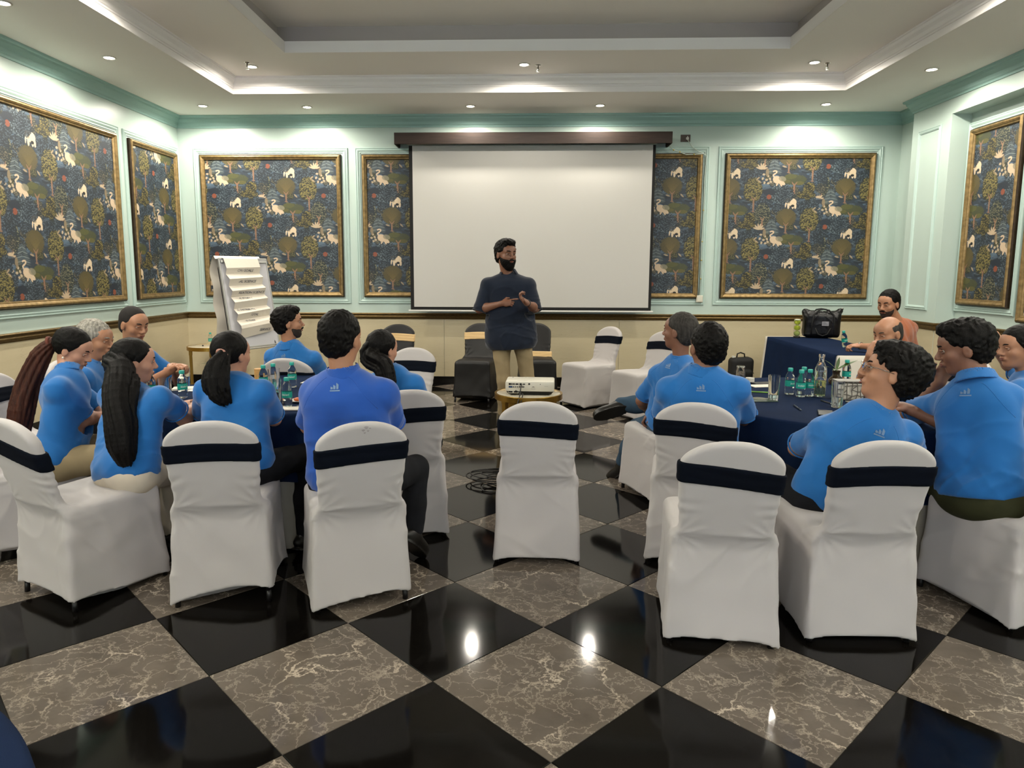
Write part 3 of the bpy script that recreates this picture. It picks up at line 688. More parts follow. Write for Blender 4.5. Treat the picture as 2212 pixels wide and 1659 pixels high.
def cover_mesh(seed, lift, tilt):
    k = (seed, lift, tilt)
    if k not in COVER:
        f, back = chair_field(seed, lift)
        cv = field_mesh('cover', f, (-.27, -.42, -.02), (.27, .28, .93), .0072)
        wv = wob(seed+30, 12, 4)
        def sf(x, y, z):
            zc = .733+tilt*x+.006*np.cos(x*9)+.003*wv(x, 0*y, 0*z); d = back(x, y, z, .007)+.0012*np.sin(150*(z-tilt*x)+3*wv(x, y, z))*.6
            return smax(d, np.abs(z-zc)-.043, .006)
        sh = field_mesh('sash', sf, (-.24, -.42, .60), (.24, -.18, .86), .006)
        COVER[k] = (cv, sh)
    return COVER[k]
_leg = None
def banquet_chair(x, y, deg, label, group, seed=1, lift=(0, 0, 0), tilt=0.0, black=False, cover_label=None, sash_low=False):
    global _leg
    t = empty('banquet_chair', (x, y, 0), math.radians(deg)); tag(t, label, 'chair', group)
    cv, sh = cover_mesh(seed, lift, tilt)
    if black: cv = COVER.setdefault(('b', id(cv)), cv.copy()); sh = COVER.setdefault(('bs', id(sh)), sh.copy())
    c = link('cover', cv, M_BCOV if black else M_WCOV, t)
    s = link('sash', sh, M_GSASH if black else M_NSASH, t)
    if sash_low: s.location = (0, .075, -.235)
    if _leg is None:
        _leg = MB().tube([(.175, .2, .40), (.198, .222, .05)], .0115, 8).tube([(.198, .222, .05), (.200, .224, .0)], .0125, 8)
        _leg = _leg.build('leg', M_LEG, t, True); lg = _leg
    else: lg = link('leg', _leg.data, M_LEG, t)
    for sx, sy in ((-1, 1), (1, -1), (-1, -1)):
        o = link('leg', lg.data, M_LEG, t); o.rotation_euler = (0, 0, math.atan2(sy*.222, sx*.198)-math.atan2(.222, .198))
    return t
GW = 'white covered banquet chairs around the left table'; GR = 'white covered banquet chairs around the right table'; GB = 'black covered banquet chairs along the back wall'
banquet_chair(-1.41, 3.25, 12, 'white chair nearest the camera under the woman with the low ponytail', GW, 2, (1, -1, .052), -.01)
_t2 = banquet_chair(-.809, 3.25, 22, 'white covered chair with a smudge on its back, under the broad man', GW, 3, (1, -.6, .030), .05)
_c = [x for x in kids(_t2) if x.name.startswith('cover')][0]; _bv = BVHTree.FromPolygons([v.co.copy() for v in _c.data.vertices], [tuple(p.vertices) for p in _c.data.polygons])
for q0, q1, ra in ((.010, .862, .009), (-.002, .850, .007), (.018, .846, .005), (.026, .858, .004), (.004, .838, .005)):
    vs = []
    for a in np.linspace(0, 2*math.pi, 14, endpoint=False):
        h_ = _bv.ray_cast(Vector((q0+ra*math.cos(a)*(1+.3*math.sin(3*a)), -.6, q1+ra*.7*math.sin(a))), Vector((0, 1, 0)))
        if h_[0] is not None: vs.append(h_[0]-Vector((0, .0007, 0)))
    if len(vs) > 5: o_ = MB().add(vs, [tuple(range(len(vs)))]).build('smudge', mat('grey_smudge', '938d8b', .8), _c); o_['label'] = 'faint grey smudge on the cloth'
banquet_chair(.085, 3.785, -1.2, 'empty white covered chair with navy sash standing alone in the middle aisle', 'empty white covered chair in the aisle', 4, (0, 0, 0), -.05)
banquet_chair(.845, 2.99, -7, 'empty white covered chair nearest the camera, in front of the right table', GR, 5, (0, 0, 0), -.10)
banquet_chair(1.396, 3.04, 1, 'white covered chair with navy sash behind the young man wearing glasses', GR, 6, (0, 0, 0), .02)
banquet_chair(.925, 3.79, -12, 'white covered chair behind the black-haired man with folded arms', GR, 7, (0, 0, 0), -.06)
banquet_chair(.978, 4.743, 19, 'white covered chair seen from its side under the man with crossed legs', GR, 8, (-1, 0, .02), 0)
banquet_chair(-.70, 4.09, 15, 'white covered chair with navy sash behind the woman with hair clips', GW, 9, (0, 0, 0), .05)
banquet_chair(-2.07, 3.22, -28, 'turned white covered chair at the left under the woman with long black hair', GW, 10, (0, -1, .045), -.16)
banquet_chair(-2.62, 3.68, -62, 'white chair at the left photo edge under the woman with long brown ponytail', GW, 2, (1, -1, .052), -.01)
banquet_chair(2.209, 3.208, 19, 'white chair at the right photo edge under the man in olive trousers', GR, 11, (-1, 1, .02), -.08)
banquet_chair(-1.70, 5.42, -6, 'white chair beyond the left table under the bearded young man', GW, 6, (0, 0, 0), .02)
banquet_chair(-.98, 5.50, 168, 'empty white chair beyond the left table, right of the woman with hair clips', GW, 4)
banquet_chair(-2.95, 4.86, -100, 'white covered chair under the buzz-cut man at the far left of the table', GW, 5)
banquet_chair(-2.98, 4.25, -88, 'white covered chair under the grey-haired man at the left table', GW, 7)
banquet_chair(3.02, 5.30, 100, 'white covered chair hidden under the balding man beyond the right table', GR, 3)
banquet_chair(3.05, 3.90, 90, 'white covered chair under the woman at the right edge of the photo', GR, 9)
banquet_chair(4.02, 7.18, 82, 'white covered chair with navy sash behind the man in the orange T-shirt', 'white covered chair at the rectangular table', 8)
banquet_chair(.745, 8.04, 126, 'empty white covered chair with navy sash by the back wall, right of the presenter', 'empty white covered chairs by the back wall', 10, (0, 0, 0), -.05)
banquet_chair(1.235, 7.42, 124, 'empty white chair partly behind the man with crossed legs, near the back wall', 'empty white covered chairs by the back wall', 6, (0, 0, 0), -.06)
banquet_chair(-1.46, 8.08, 186, 'leftmost black chair with gold sash along the back wall', GB, 12, black=True, tilt=.03)
banquet_chair(-.56, 8.33, 172, 'black covered chair with gold sash standing left of the presenter', GB, 13, (0, 1, .05), black=True)
banquet_chair(.17, 8.42, 184, 'black covered chair behind the presenter with its gold sash slipped down to the seat', GB, 14, black=True, sash_low=True)

# ---------------------------------------------------------------- tables and their cloths
M_NCLOTH = mat('navy_table_cloth', NAVYC, .9, bump=(420, .4, .0008), var=(7, .10), spec=.08)
M_UCLOTH = mat('off_white_table_skirt', 'aaa497', .85, bump=(300, .2, .0006), spec=.2)
M_PLY = mat('plywood_top', '6e5536', .6, var=(8, .2))
def cloth_mesh(r, zt, zh, flare, nf, seed, amp=.02, n=176, rows=22, rnd=.018):
    ph_ = np.random.default_rng(seed).uniform(0, 6.28, 4); V = [(0, 0, zt)]; F = []
    prof = [(r*.5, zt, 0), (r*.92, zt, 0)]+[(r-rnd+rnd*math.sin(a), zt-rnd+rnd*math.cos(a), 0) for a in np.linspace(0, math.pi/2, 5)]
    for i in range(1, rows+1): t = i/rows; prof.append((r+flare*t, zt-rnd-(zt-rnd-zh)*t, t))
    for rr, z, t in prof:
        for k in range(n):
            a = 2*math.pi*k/n; fo = math.sin(nf*a+ph_[0]+.8*math.sin(3*a+ph_[1]))+.4*math.sin(2.3*nf*a+ph_[2])
            q = rr+amp*t**.8*fo; V.append((q*math.cos(a), q*math.sin(a), z+(.004*math.sin(5*a+ph_[3]) if t == 1 else 0)))
    for k in range(n): F.append((0, 1+k, 1+(k+1) % n))
    for j in range(len(prof)-1):
        for k in range(n): a_, b_ = 1+j*n+k, 1+j*n+(k+1) % n; F.append((a_, a_+n, b_+n, b_))
    me = bpy.data.meshes.new('cloth'); me.from_pydata(V, [], F); me.update(); return me
def round_table(x, y, r, lab, z=.752):
    t = empty('round_table', (x, y, 0)); tag(t, 'round folding banquet table under a navy cloth, '+lab, 'table', 'round banquet tables')
    MB().lathe([(r-.02, z-.035), (r-.012, z-.03), (r-.012, z-.008), (r-.02, z-.006)], 48).build('tabletop', M_PLY, t)
    for k in range(4):
        a = math.pi/4+k*math.pi/2; MB().tube([(r*.55*math.cos(a), r*.55*math.sin(a), z-.03), (r*.60*math.cos(a), r*.60*math.sin(a), 0)], .014, 8).build('leg', M_LEG, t, True)
    u = link('table_skirt', cloth_mesh(r+.002, z-.003, .012, .01, 26, int(x*10)+40, .010), M_UCLOTH); u.location = (x, y, 0); tag(u, 'pale floor-length under-cloth of the round table, '+lab, 'tablecloth', 'pale under-cloths')
    c = link('tablecloth', cloth_mesh(r+.016, z+.008, .40, .035, 13, int(x*10)+60, .020), M_NCLOTH); c.location = (x, y, 0); tag(c, 'dark navy round tablecloth hanging over the edge, '+lab, 'tablecloth', 'navy round tablecloths')
round_table(-1.52, 4.36, .735, 'in the middle of the left group'); round_table(1.935, 4.29, .865, 'in the middle of the right group')
round_table(-1.325, .487, .740, 'beside the camera at the bottom left corner')
# rectangular table by the back wall with white cloth and navy overlay
RX0, RX1, RY0, RY1, RZ = 2.93, 3.56, 6.66, 8.62, .752
t = empty('rectangular_table', ((RX0+RX1)/2, (RY0+RY1)/2, 0)); tag(t, 'rectangular seminar table under white and navy cloths at the far right', 'table')
MB().box((RX0+.02-t.location.x, RY0+.02-t.location.y, RZ-.03), (RX1-.02-t.location.x, RY1-.02-t.location.y, RZ-.006)).build('tabletop', M_PLY, t)
for sx in (-1, 1):
    for sy in (-1, 1): MB().tube([(sx*.25, sy*.85, RZ-.03), (sx*.25, sy*.85, 0)], .014, 8).build('leg', M_LEG, t, True)
def drape(name, x0, x1, y0, y1, z, hems, flare, amp, seed, m, corner=.10, label='', cut=None):
    # hems = hem heights at the four sides (-x, +x, -y, +y); None = no drop on that side
    g_ = np.random.default_rng(seed).uniform(0, 6.28, 4); n = 60; per = []
    for i in range(n): per.append((x0, y1-(y1-y0)*i/n, -1, 0, hems[0]))
    for i in range(n//2): per.append((x0+(x1-x0)*i/(n//2), y0, 0, -1, hems[2]))
    for i in range(n): per.append((x1, y0+(y1-y0)*i/n, 1, 0, hems[1]))
    for i in range(n//2): per.append((x1-(x1-x0)*i/(n//2), y1, 0, 1, hems[3]))
    N_ = len(per); V = [((x0+x1)/2, (y0+y1)/2, z)]; F = []; rows = 14
    for j in range(rows+2):
        for k, (px, py, nx, ny, hz) in enumerate(per):
            if j == 0: V.append((px*.96+.04*V[0][0], py*.96+.04*V[0][1], z)); continue
            tt = (j-1)/rows; hz_ = z-.006 if hz is None else hz
            fo = math.sin(k*.42+g_[0]+.8*math.sin(k*.13+g_[1])); am = 0 if hz is None else amp
            off = .006+tt*flare*(0 if hz is None else 1)+am*fo*tt
            V.append((px+nx*off, py+ny*off, z-.004-(z-.004-hz_)*tt))
    for k in range(N_): F.append((0, 1+k, 1+(k+1) % N_))
    for j in range(rows+1):
        for k in range(N_): a_, b_ = 1+j*N_+k, 1+j*N_+(k+1) % N_; F.append((a_, a_+N_, b_+N_, b_))
    me = bpy.data.meshes.new(name); me.from_pydata(V, [], F); me.update()
    bm = bmesh.new(); bm.from_mesh(me); bmesh.ops.recalc_face_normals(bm, faces=bm.faces); bm.to_mesh(me); bm.free()
    o = link(name, me, m); tag(o, label, 'tablecloth'); return o
drape('tablecloth', RX0, RX1, RY0, RY1, RZ, (.02, .02, .02, .02), .05, .010, 3, M_UCLOTH if False else mat('white_table_cloth', 'cfcabf', .8, bump=(300, .2, .0006), spec=.2), label='white floor-length cloth on the rectangular table, showing at its corner and near end')
drape('tablecloth', RX0-.012, RX1+.012, RY0+.0, RY1-.10, RZ+.005, (.05, .05, None, None), .065, .012, 4, M_NCLOTH, label='navy cloth laid across the rectangular table and hanging down its long sides')

# ---------------------------------------------------------------- gold drum tables
M_BRASS = mat('brushed_brass', 'a8843e', .28, metal=1, bump=(40, .12, .001)); M_MTOP = stone_mat('cream_marble_top', 'c9c2b0', '8f836d', 'b5ac98', 2.2, .12, .03, .5, perobj=False)
def side_table(x, y, r, z, label, rot=0, n=4):
    t = empty('side_table', (x, y, 0), rot); tag(t, label, 'side table', 'round brass side tables')
    MB().lathe([(r-.016, z-.012), (r-.016, z-.001), (r-.018, z)], 56).build('marble_top', M_MTOP, t, True, ).data.set_sharp_from_angle(angle=.5)
    MB().lathe([(r-.016, z-.045), (r, z-.045), (r+.001, z-.043), (r+.001, z-.001), (r, z+.001), (r-.015, z+.001), (r-.016, z-.001)], 64, cap=False).build('rim', M_BRASS, t)
    for k in range(n):
        a = math.pi/n+k*2*math.pi/n; M = Matrix.Rotation(a, 4, 'Z') @ Matrix.Translation((r-.045, 0, 0))
        lg = MB().box((-.018, -.024, 0), (.018, .024, z-.045), .004, M).build('leg', M_BRASS, t)
        MB().box((-.021, -.028, z-.115), (.021, .028, z-.045), .004, M).build('leg_collar', M_BRASS, lg)
    MB().tube([((r-.05)*math.cos(a), (r-.05)*math.sin(a), .05) for a in np.linspace(0, 2*math.pi, 40, endpoint=False)], .008, 8, closed=True).build('foot_ring', M_BRASS, t, True)
side_table(.048, 5.63, .272, .55, 'round brass side table with marble top under the projector', math.radians(12)); side_table(-4.03, 8.98, .30, .55, 'round brass side table in the far left corner holding a small bottle', math.radians(-22))

# ---------------------------------------------------------------- projector and its cables
M_PW = mat('off_white_projector_plastic', 'c4c0b2', .4); M_PB = mat('black_plastic', '121212', .4); M_PORT = mat('dark_port', '0a0c10', .3); M_PBL = mat('blue_port', '1f3f6a', .4); M_PG = mat('grey_print', '6f6c66', .5)
t = empty('projector', (.062, 5.60, .5505), math.radians(-3)); tag(t, 'white projector with black underside and a row of ports on the brass side table', 'projector')
b_ = MB().box((-.192, -.12, .030), (.192, .13, .112), .012); b_.build('housing', M_PW, t, True, 40)
MB().add([(-.185, -.113, .032), (.185, -.113, .032), (.185, .123, .032), (-.185, .123, .032), (-.165, -.098, .006), (.165, -.098, .006), (.165, .11, .006), (-.165, .11, .006)], [(0, 3, 2, 1), (4, 5, 6, 7), (0, 1, 5, 4), (1, 2, 6, 5), (2, 3, 7, 6), (3, 0, 4, 7)]).build('underside', M_PB, t)
for sx, sy in ((-.14, -.08), (.14, -.08), (0, .09)): MB().lathe([(.012, 0), (.012, .008)], 12, (sx, sy, 0)).build('foot', M_PB, t)
MB().box((-.168, -.1215, .016), (-.086, -.112, .050), .004).build('port_plate', M_PW, t)
pr_ = MB()
for x0, x1, z0, z1 in ((-.165, -.147, .083, .097), (-.143, -.135, .083, .097), (-.130, -.118, .084, .096), (-.112, -.088, .085, .095), (-.080, -.062, .082, .097), (-.056, -.036, .086, .094)): pr_.box((x0, -.1225, z0), (x1, -.118, z1), .001)
for x, z in ((-.127, .068), (-.112, .068), (-.097, .068)): pr_.lathe([(.0045, 0), (.0045, .006)], 12, (x, -.117, z), Matrix.Rotation(math.pi/2, 4, 'X'))
pr_.lathe([(.0075, 0), (.0075, .006)], 16, (-.004, -.117, .092), Matrix.Rotation(math.pi/2, 4, 'X')); pr_.lathe([(.003, 0), (.003, .004)], 10, (.083, -.119, .091), Matrix.Rotation(math.pi/2, 4, 'X'))
for x, z in ((-.150, .029), (-.108, .029)): pr_.box((x-.016, -.1235, z-.006), (x+.016, -.1215, z+.006), .003)
pr_.build('ports', M_PORT, t)
MB().box((-.165, -.1225, .062), (-.136, -.1195, .074), .003).build('video_port', M_PBL, t); MB().box((-.086, -.1225, .062), (-.042, -.1195, .076), .002).build('data_port', M_PG, t)
def text_mesh(s, size, ext=.0006, shear=0.0, sp=1.0):
    cu = bpy.data.curves.new('txt', 'FONT'); cu.body = s; cu.size = size; cu.extrude = ext; cu.align_x = 'CENTER'; cu.align_y = 'CENTER'; cu.resolution_u = 2; cu.shear = shear; cu.space_character = sp
    o = bpy.data.objects.new('txt', cu); col.objects.link(o); bpy.context.view_layer.update()
    me = bpy.data.meshes.new_from_object(o.evaluated_get(bpy.context.evaluated_depsgraph_get())); bpy.data.objects.remove(o); bpy.data.curves.remove(cu); me.materials.clear(); return me
me = text_mesh('5', .026); me.transform(Matrix.Translation((-.145, .085, .1125))); link('printed_mark', me, M_PG, t, False)
gm = MB()
for a, b, z in ((-.10, -.06, .115), (-.05, -.035, .10), (-.02, .03, .075)): gm.box((a, z-.004, .1118), (b, z, .1124))
gm.box((-.10, -.088, .1118), (-.02, -.083, .1124)); gm.add([(.012, -.1208, .066), (.044, -.1208, .066), (.028, -.1208, .074)], [(0, 1, 2)])
gm.box((.008, -.1208, .052), (.045, -.1203, .054)); gm.box((.115, -.1208, .074), (.145, -.1203, .0755)); gm.build('printed_marks', M_PG, t)
MB().lathe([(.030, 0), (.034, .012), (.030, .014)], 24, (.10, .13, .072), Matrix.Rotation(-math.pi/2, 4, 'X')).build('lens', M_PB, t)
def cable(name, pts, r, m, label):
    P = [Vector(p) for p in pts]; out = []
    for i in range(len(P)-1):
        p0, p1, p2, p3 = P[max(i-1, 0)], P[i], P[i+1], P[min(i+2, len(P)-1)]
        for s in range(6):
            u = s/6; out.append(.5*((2*p1)+(p2-p0)*u+(2*p0-5*p1+4*p2-p3)*u*u+(3*p1-p0-3*p2+p3)*u**3))
    out.append(P[-1]); o = MB().tube(out, r, 7).build(name, m, None, True); tag(o, label, 'cable', 'black projector cables'); return o
M_CABLE = mat('black_rubber_cable', '0e0e0e', .5)
cable('projector_cable', [(-.01, 5.475, .635), (-.015, 5.43, .61), (-.02, 5.41, .57), (-.04, 5.335, .50), (-.07, 5.32, .36), (-.13, 5.30, .16), (-.17, 5.26, .02), (-.20, 5.2, .006)], .0045, M_CABLE, 'black video cable dropping from the projector ports to the floor')
cable('projector_cable', [(-.055, 5.475, .59), (.0, 5.42, .575), (.0, 5.40, .56), (-.02, 5.335, .49), (-.05, 5.325, .34), (-.09, 5.31, .14), (-.13, 5.28, .012), (-.22, 5.22, .006)], .004, M_CABLE, 'second black cable hanging over the table rim beside the video cable')
coil = []
rr_ = random.Random(4)
for i in range(44):
    a = i*.78; R_ = .10+.05*math.sin(i*.37)+.02*rr_.random(); coil.append((-.20+R_*1.25*math.cos(a)+.02*math.sin(i*.2), 5.02+R_*.95*math.sin(a), .008+.0010*i+.012*abs(math.sin(a*.5))))
cable('coiled_cable', coil, .0045, M_CABLE, 'black cable coiled in loose loops on the floor left of the aisle chair')
cable('floor_cable', [(-.16, 4.74, .006), (-.22, 4.72, .006), (-.275, 4.76, .01), (-.27, 4.84, .02), (-.21, 4.88, .012), (-.15, 4.84, .006), (-.10, 4.76, .006), (-.05, 4.66, .006)], .0045, M_CABLE, 'small single loop of black cable on the floor nearer the aisle chair')

# ---------------------------------------------------------------- flip chart
M_BOARD = mat('whiteboard_enamel', 'bdbcc0', .25); M_PAPER = mat('flip_chart_paper', 'd8d0c2', .85, bump=(30, .1, .002)); M_BFR = mat('silver_board_frame', 'a9a9a6', .35, metal=.6); M_INK = mat('blue_black_ink', '3b4152', .7); M_BACKB = mat('black_back_board', '17161a', .8)
fx, fy = -3.06, 8.00
t = empty('flip_chart', (fx, fy, 0), math.radians(61)); tag(t, 'flip chart easel with concertina-folded written sheet in the far left corner', 'flip chart')
W2, HB, TL = .325, 1.00, math.radians(10)
BM = Matrix.Translation((0, 0, .66)) @ Matrix.Rotation(-TL, 4, 'X')           # board plane: x across, z up the board, -y towards the room
def onb(mb, name, m, parent=t):
    o = mb.build(name, m, parent); return o
onb(MB().box((-W2, 0, 0), (W2, .014, HB), 0, BM), 'board', M_BOARD)
onb(MB().box((-W2-.012, -.006, -.012), (-W2+.006, .02, HB+.012), .005, BM).box((W2-.006, -.006, -.012), (W2+.012, .02, HB+.012), .005, BM).box((-W2, -.006, -.014), (W2, .02, .006), .004, BM).box((-W2, -.006, HB-.006), (W2, .02, HB+.014), .004, BM), 'board_frame', M_BFR)
onb(MB().box((-W2+.01, -.016, HB-.045), (W2-.01, 0, HB-.015), .004, BM), 'clamp_bar', M_BFR)
onb(MB().box((-W2, -.05, -.035), (W2, -.0, -.020), .004, BM), 'pen_tray', M_BFR)
for sx in (-1, 1): MB().tube([(sx*.27, .02, .70), (sx*.33, -.20, .0)], .014, 8).build('leg', M_LEG, t, True)
MB().tube([(0, .17, 1.55), (0, .62, 0)], .014, 8).build('leg', M_LEG, t, True)
bk = MB().box((-W2+.05, .10, .20), (W2-.02, .112, .95), 0, BM); onb(bk, 'rear_board', M_BACKB)
# folded sheet: zigzag strip hanging on the board
zz = []; z_ = HB-.02; k_ = 0; dep = [.012, .052]
stt = [(HB+.03, .02), (HB-.00, -.028), (HB-.105, -.050), (HB-.170, -.014), (HB-.225, -.060), (HB-.300, -.016), (HB-.355, -.062), (HB-.425, -.016), (HB-.480, -.064), (HB-.555, -.018), (HB-.610, -.068), (HB-.680, -.020), (HB-.735, -.075), (HB-.775, -.078), (HB-.875, -.024)]
V = []; F = []; NX = 8
for j, (zz_, yy_) in enumerate(stt):
    sk = .0045*j
    for i in range(NX+1):
        u = i/NX; V.append(BM @ Vector((-W2+.035+u*.47+sk, yy_+.003*math.sin(u*5+j), zz_+.012*(u-.5)*(-1 if j % 2 else 1)*.5+.004*j*(u-.5))))
for j in range(len(stt)-1):
    for i in range(NX): a = j*(NX+1)+i; F.append((a, a+1, a+NX+2, a+NX+1))
V2 = V+[p+Vector((0, .0012, 0)) for p in V]; nV = len(V); F2 = F+[tuple(reversed([q+nV for q in f])) for f in F]
sheet = MB().add(V2, F2).build('folded_sheet', M_PAPER, t)
def ink(parent, s, seg, u, size):
    z0, y0 = stt[seg]; z1, y1 = stt[seg+1]; me = text_mesh(s, size, .0003, .25, .95)
    c = Vector((-W2+.035+.47*u+.0045*seg, (y0+y1)/2-.003, (z0+z1)/2)); ang = math.atan2(y0-y1, z0-z1)
    M = BM @ Matrix.Translation(c) @ Matrix.Rotation(math.pi/2-ang, 4, 'X'); me.transform(M); return link('handwriting', me, M_INK, parent, False)
for s, seg, u, sz in (('ON GOALS', 2, .55, .045), ('2) GOAL SCIENCE', 4, .42, .045), ('3) CREATION SCIENCE', 6, .50, .045), ('4) STORY ROLE', 7, .45, .04), ('5) DISTRIBUTION', 9, .35, .04), ('TOTAL', 10, .5, .04), ('6) CLASS', 11, .35, .036), ('SERVICE', 13, .72, .045)): ink(sheet, s, seg, u, sz)
# sheets flipped over the top and hanging behind
V = []; F = []; pts = [(0, .0), (.02, .035), (.05, .02), (.085, -.04)]+[(.10+.010*math.sin(i*.9)+i*.004, -.04-i*.050) for i in range(1, 17)]+[(.20, -.86), (.26, -.84)]
for j, (yy_, zz_) in enumerate(pts):
    for i in range(5): V.append(Vector((-W2-.05+i*.155+.006*math.sin(j*.9), yy_+.17*(HB*0)+.0, HB+zz_)))
for j in range(len(pts)-1):
    for i in range(4): a = j*5+i; F.append((a, a+1, a+6, a+5))
V = [BM @ p for p in V]; nV = len(V)
MB().add(V+[p+Vector((0, .004, .002)) for p in V], F+[tuple(reversed([q+nV for q in f])) for f in F]).build('flipped_pages', M_PAPER, t, True)

# ---------------------------------------------------------------- things on the floor and the rectangular table
M_NYL = mat('black_glossy_nylon', '08080a', .33, bump=(14, .5, .012), spec=.35); M_NYM = mat('black_matt_nylon', '101112', .75, bump=(60, .3, .002))
bx, by = 3.47, 8.36
t = empty('duffel_bag', (bx, by, .7585), math.radians(-12)); tag(t, 'shiny black duffel bag with small grey patch on the rectangular navy table', 'bag')
S = SDF(.007); S.box((0, 0, .15), (.20, .085, .145), .05, k=.03); S.box((.0, 0, .28), (.195, .045, .03), .025, k=.04); S.ell((-.185, 0, .30), (.03, .03, .03), k=.03); S.ell((.19, 0, .315), (.03, .03, .028), k=.03)
w_ = wob(5, 26, 6); me = S.mesh('bag_body', disp=lambda x, y, z: .0035*w_(x, y, z)-.004*(1-np.abs(np.sin(30*x+12*z+2*w_(x, y, z))))**3, cuts=[((0, 0, .003), (0, 0, -1))]); link('bag_body', me, M_NYL, t)
for sy in (-1, 1):
    MB().tube([(-.12, sy*.088, .05), (-.115, sy*.094, .18), (-.10, sy*.09, .27), (-.05, sy*.07, .335-.01), (.0, sy*.062, .335), (.06, sy*.07, .325), (.11, sy*.09, .27), (.12, sy*.094, .18), (.125, sy*.088, .05)], .009, 8).build('handle', M_NYM, t, True)
MB().tube([(-.08, -.093, .12), (-.05, -.10, .05), (0, -.102, .03), (.05, -.10, .05), (.085, -.093, .12)], .007, 8).build('strap', M_NYM, t, True)
lb = MB().box((-.012, -.096, .145), (.062, -.092, .195), .002).build('patch', mat('grey_patch', '85858c', .6), t)
for i in range(3): MB().box((-.002, -.0968, .158+i*.012), (.052-.012*i, -.096, .161+i*.012)).build('patch_print', mat('dark_print', '33343a', .6), lb)
MB().tube([(.195, 0, .335), (.21, 0, .345), (.225, .0, .335)], .008, 8).build('zip_pull', M_CHROME, t, True)
# tube of tennis balls
M_CLR = mat('clear_plastic', 'f4f8f8', .05, trans=1.0, ior=1.12); M_BALL = mat('yellow_green_felt', 'c8d23c', .95, bump=(300, .5, .002), sheen=.4); M_BALL2 = mat('pale_green_felt', 'b4c26a', .95, bump=(300, .5, .002), sheen=.4)
t = empty('ball_tube', (3.195, 8.36, .7585)); tag(t, 'clear tube of three yellow-green tennis balls left of the black bag', 'ball tube')
MB().lathe([(.036, .012), (.037, .20), (.036, .208)], 24, cap=False).build('tube', M_CLR, t, True); MB().lathe([(.038, 0), (.038, .014), (.036, .016)], 24).build('base_cap', M_PB, t)
MB().lathe([(.036, .205), (.034, .213), (.02, .216)], 24).build('lid', mat('clear_lid', 'd8d8c0', .2), t, True)
for k in range(3):
    o = MB().ell((0, 0, .049+.066*k), (.0325,)*3, n=20, m=12).build('tennis_ball', M_BALL if k else M_BALL2, None, True); o.location = (3.195, 8.36, .7585)
    tag(o, 'tennis ball, %s in the clear tube' % ('lowest', 'middle', 'topmost')[k], 'ball', 'tennis balls in the tube')
# backpack on the floor
t = empty('backpack', (2.80, 9.12, 0), math.radians(8)); tag(t, 'matt black backpack standing on the floor against the wainscot beside the white cloth', 'backpack')
S = SDF(.008); S.box((0, 0, .22), (.15, .09, .215), .06, k=.05); S.box((0, -.10, .15), (.11, .05, .12), .035, k=.03); w_ = wob(8, 18, 5)
link('pack_body', S.mesh('pack_body', disp=lambda x, y, z: .004*w_(x, y, z), cuts=[((0, 0, .003), (0, 0, -1))]), M_NYM, t)
MB().tube([(-.05, .02, .43), (-.045, .02, .475), (0, .02, .49), (.05, .02, .472), (.055, .02, .425)], .009, 8).build('grab_handle', M_NYM, t, True)
MB().tube([(-.105, -.152, .24), (-.09, -.155, .262), (.09, -.155, .262), (.105, -.152, .24)], .0035, 6).build('zip', M_PB, t, True); MB().box((-.12, -.02, .425), (-.085, .02, .45), .004).build('white_tag', mat('white_tag', 'b8b8b0', .6), t)
for sx in (-1, 1): MB().tube([(sx*.07, .10, .40), (sx*.10, .12, .25), (sx*.12, .10, .06)], .014, 8).build('shoulder_strap', M_NYM, t, True)

# ---------------------------------------------------------------- bottles, glasses and papers
M_WATER = mat('water_filled_clear_plastic', 'f2fafa', .03, trans=1.0, ior=1.28); M_CAP = mat('teal_cap', '2a9a8c', .4); M_LABEL = mat('teal_paper_label', '0f8f80', .5); M_LTXT = mat('white_label_print', 'd8e2dc', .5)
M_GLASS = mat('clear_glass', 'ffffff', .02, trans=1.0, ior=1.45); M_LIQ = mat('pale_green_water', 'c8d8a0', .02, trans=1.0, ior=1.33); M_CORK = mat('pale_wood', 'b58a52', .6, var=(30, .2)); M_WPAP = mat('white_paper', 'd9d4c8', .8)
BP = [(.020, 0), (.026, .002), (.0275, .010), (.0265, .016), (.0278, .022), (.0278, .034), (.0262, .038), (.0278, .042), (.0262, .047), (.0278, .052), (.0278, .088), (.0265, .092), (.0278, .096), (.0268, .102), (.0275, .108), (.0240, .120), (.0180, .134), (.0130, .142), (.0125, .147)]
_bot = None
def bottle(x, y, z, label, group='small water bottles with teal caps', rz=0.0, tiltM=None):
    global _bot
    if _bot is None:
        t = empty('water_bottle', (x, y, z), rz); MB().lathe(BP, 20).build('bottle_body', M_WATER, t, True)
        MB().lathe([(.0142, .146), (.0150, .149), (.0150, .163), (.0135, .166)], 20).build('cap', M_CAP, t, True, 40)
        lb_ = MB().lathe([(.0282, .053), (.0284, .055), (.0284, .085), (.0282, .087)], 28, cap=False).build('label_wrap', M_LABEL, t, True)
        me = text_mesh('bisleri', .017, .0002, .2)
        def bend(me, z0):
            for v in me.vertices: a = -math.pi/2+v.co.x/.0287; r = .0287+v.co.z*.5; v.co = Vector((r*math.cos(a), r*math.sin(a), z0+v.co.y))
        bend(me, .071); link('label_print', me, M_LTXT, lb_, False)
        _bot = t
    else: t = copy_tree(_bot); t.location = (x, y, z); t.rotation_euler = (0, 0, rz)
    if tiltM: t.rotation_euler = tiltM
    tag(t, label, 'bottle', group); return t
TZ = .7615
bottle(1.664, 4.42, TZ, 'teal-capped water bottle leftmost of the four on the right table', rz=.5); bottle(1.700, 4.335, TZ, 'teal-capped water bottle in front of the others in the right table cluster', rz=-.3)
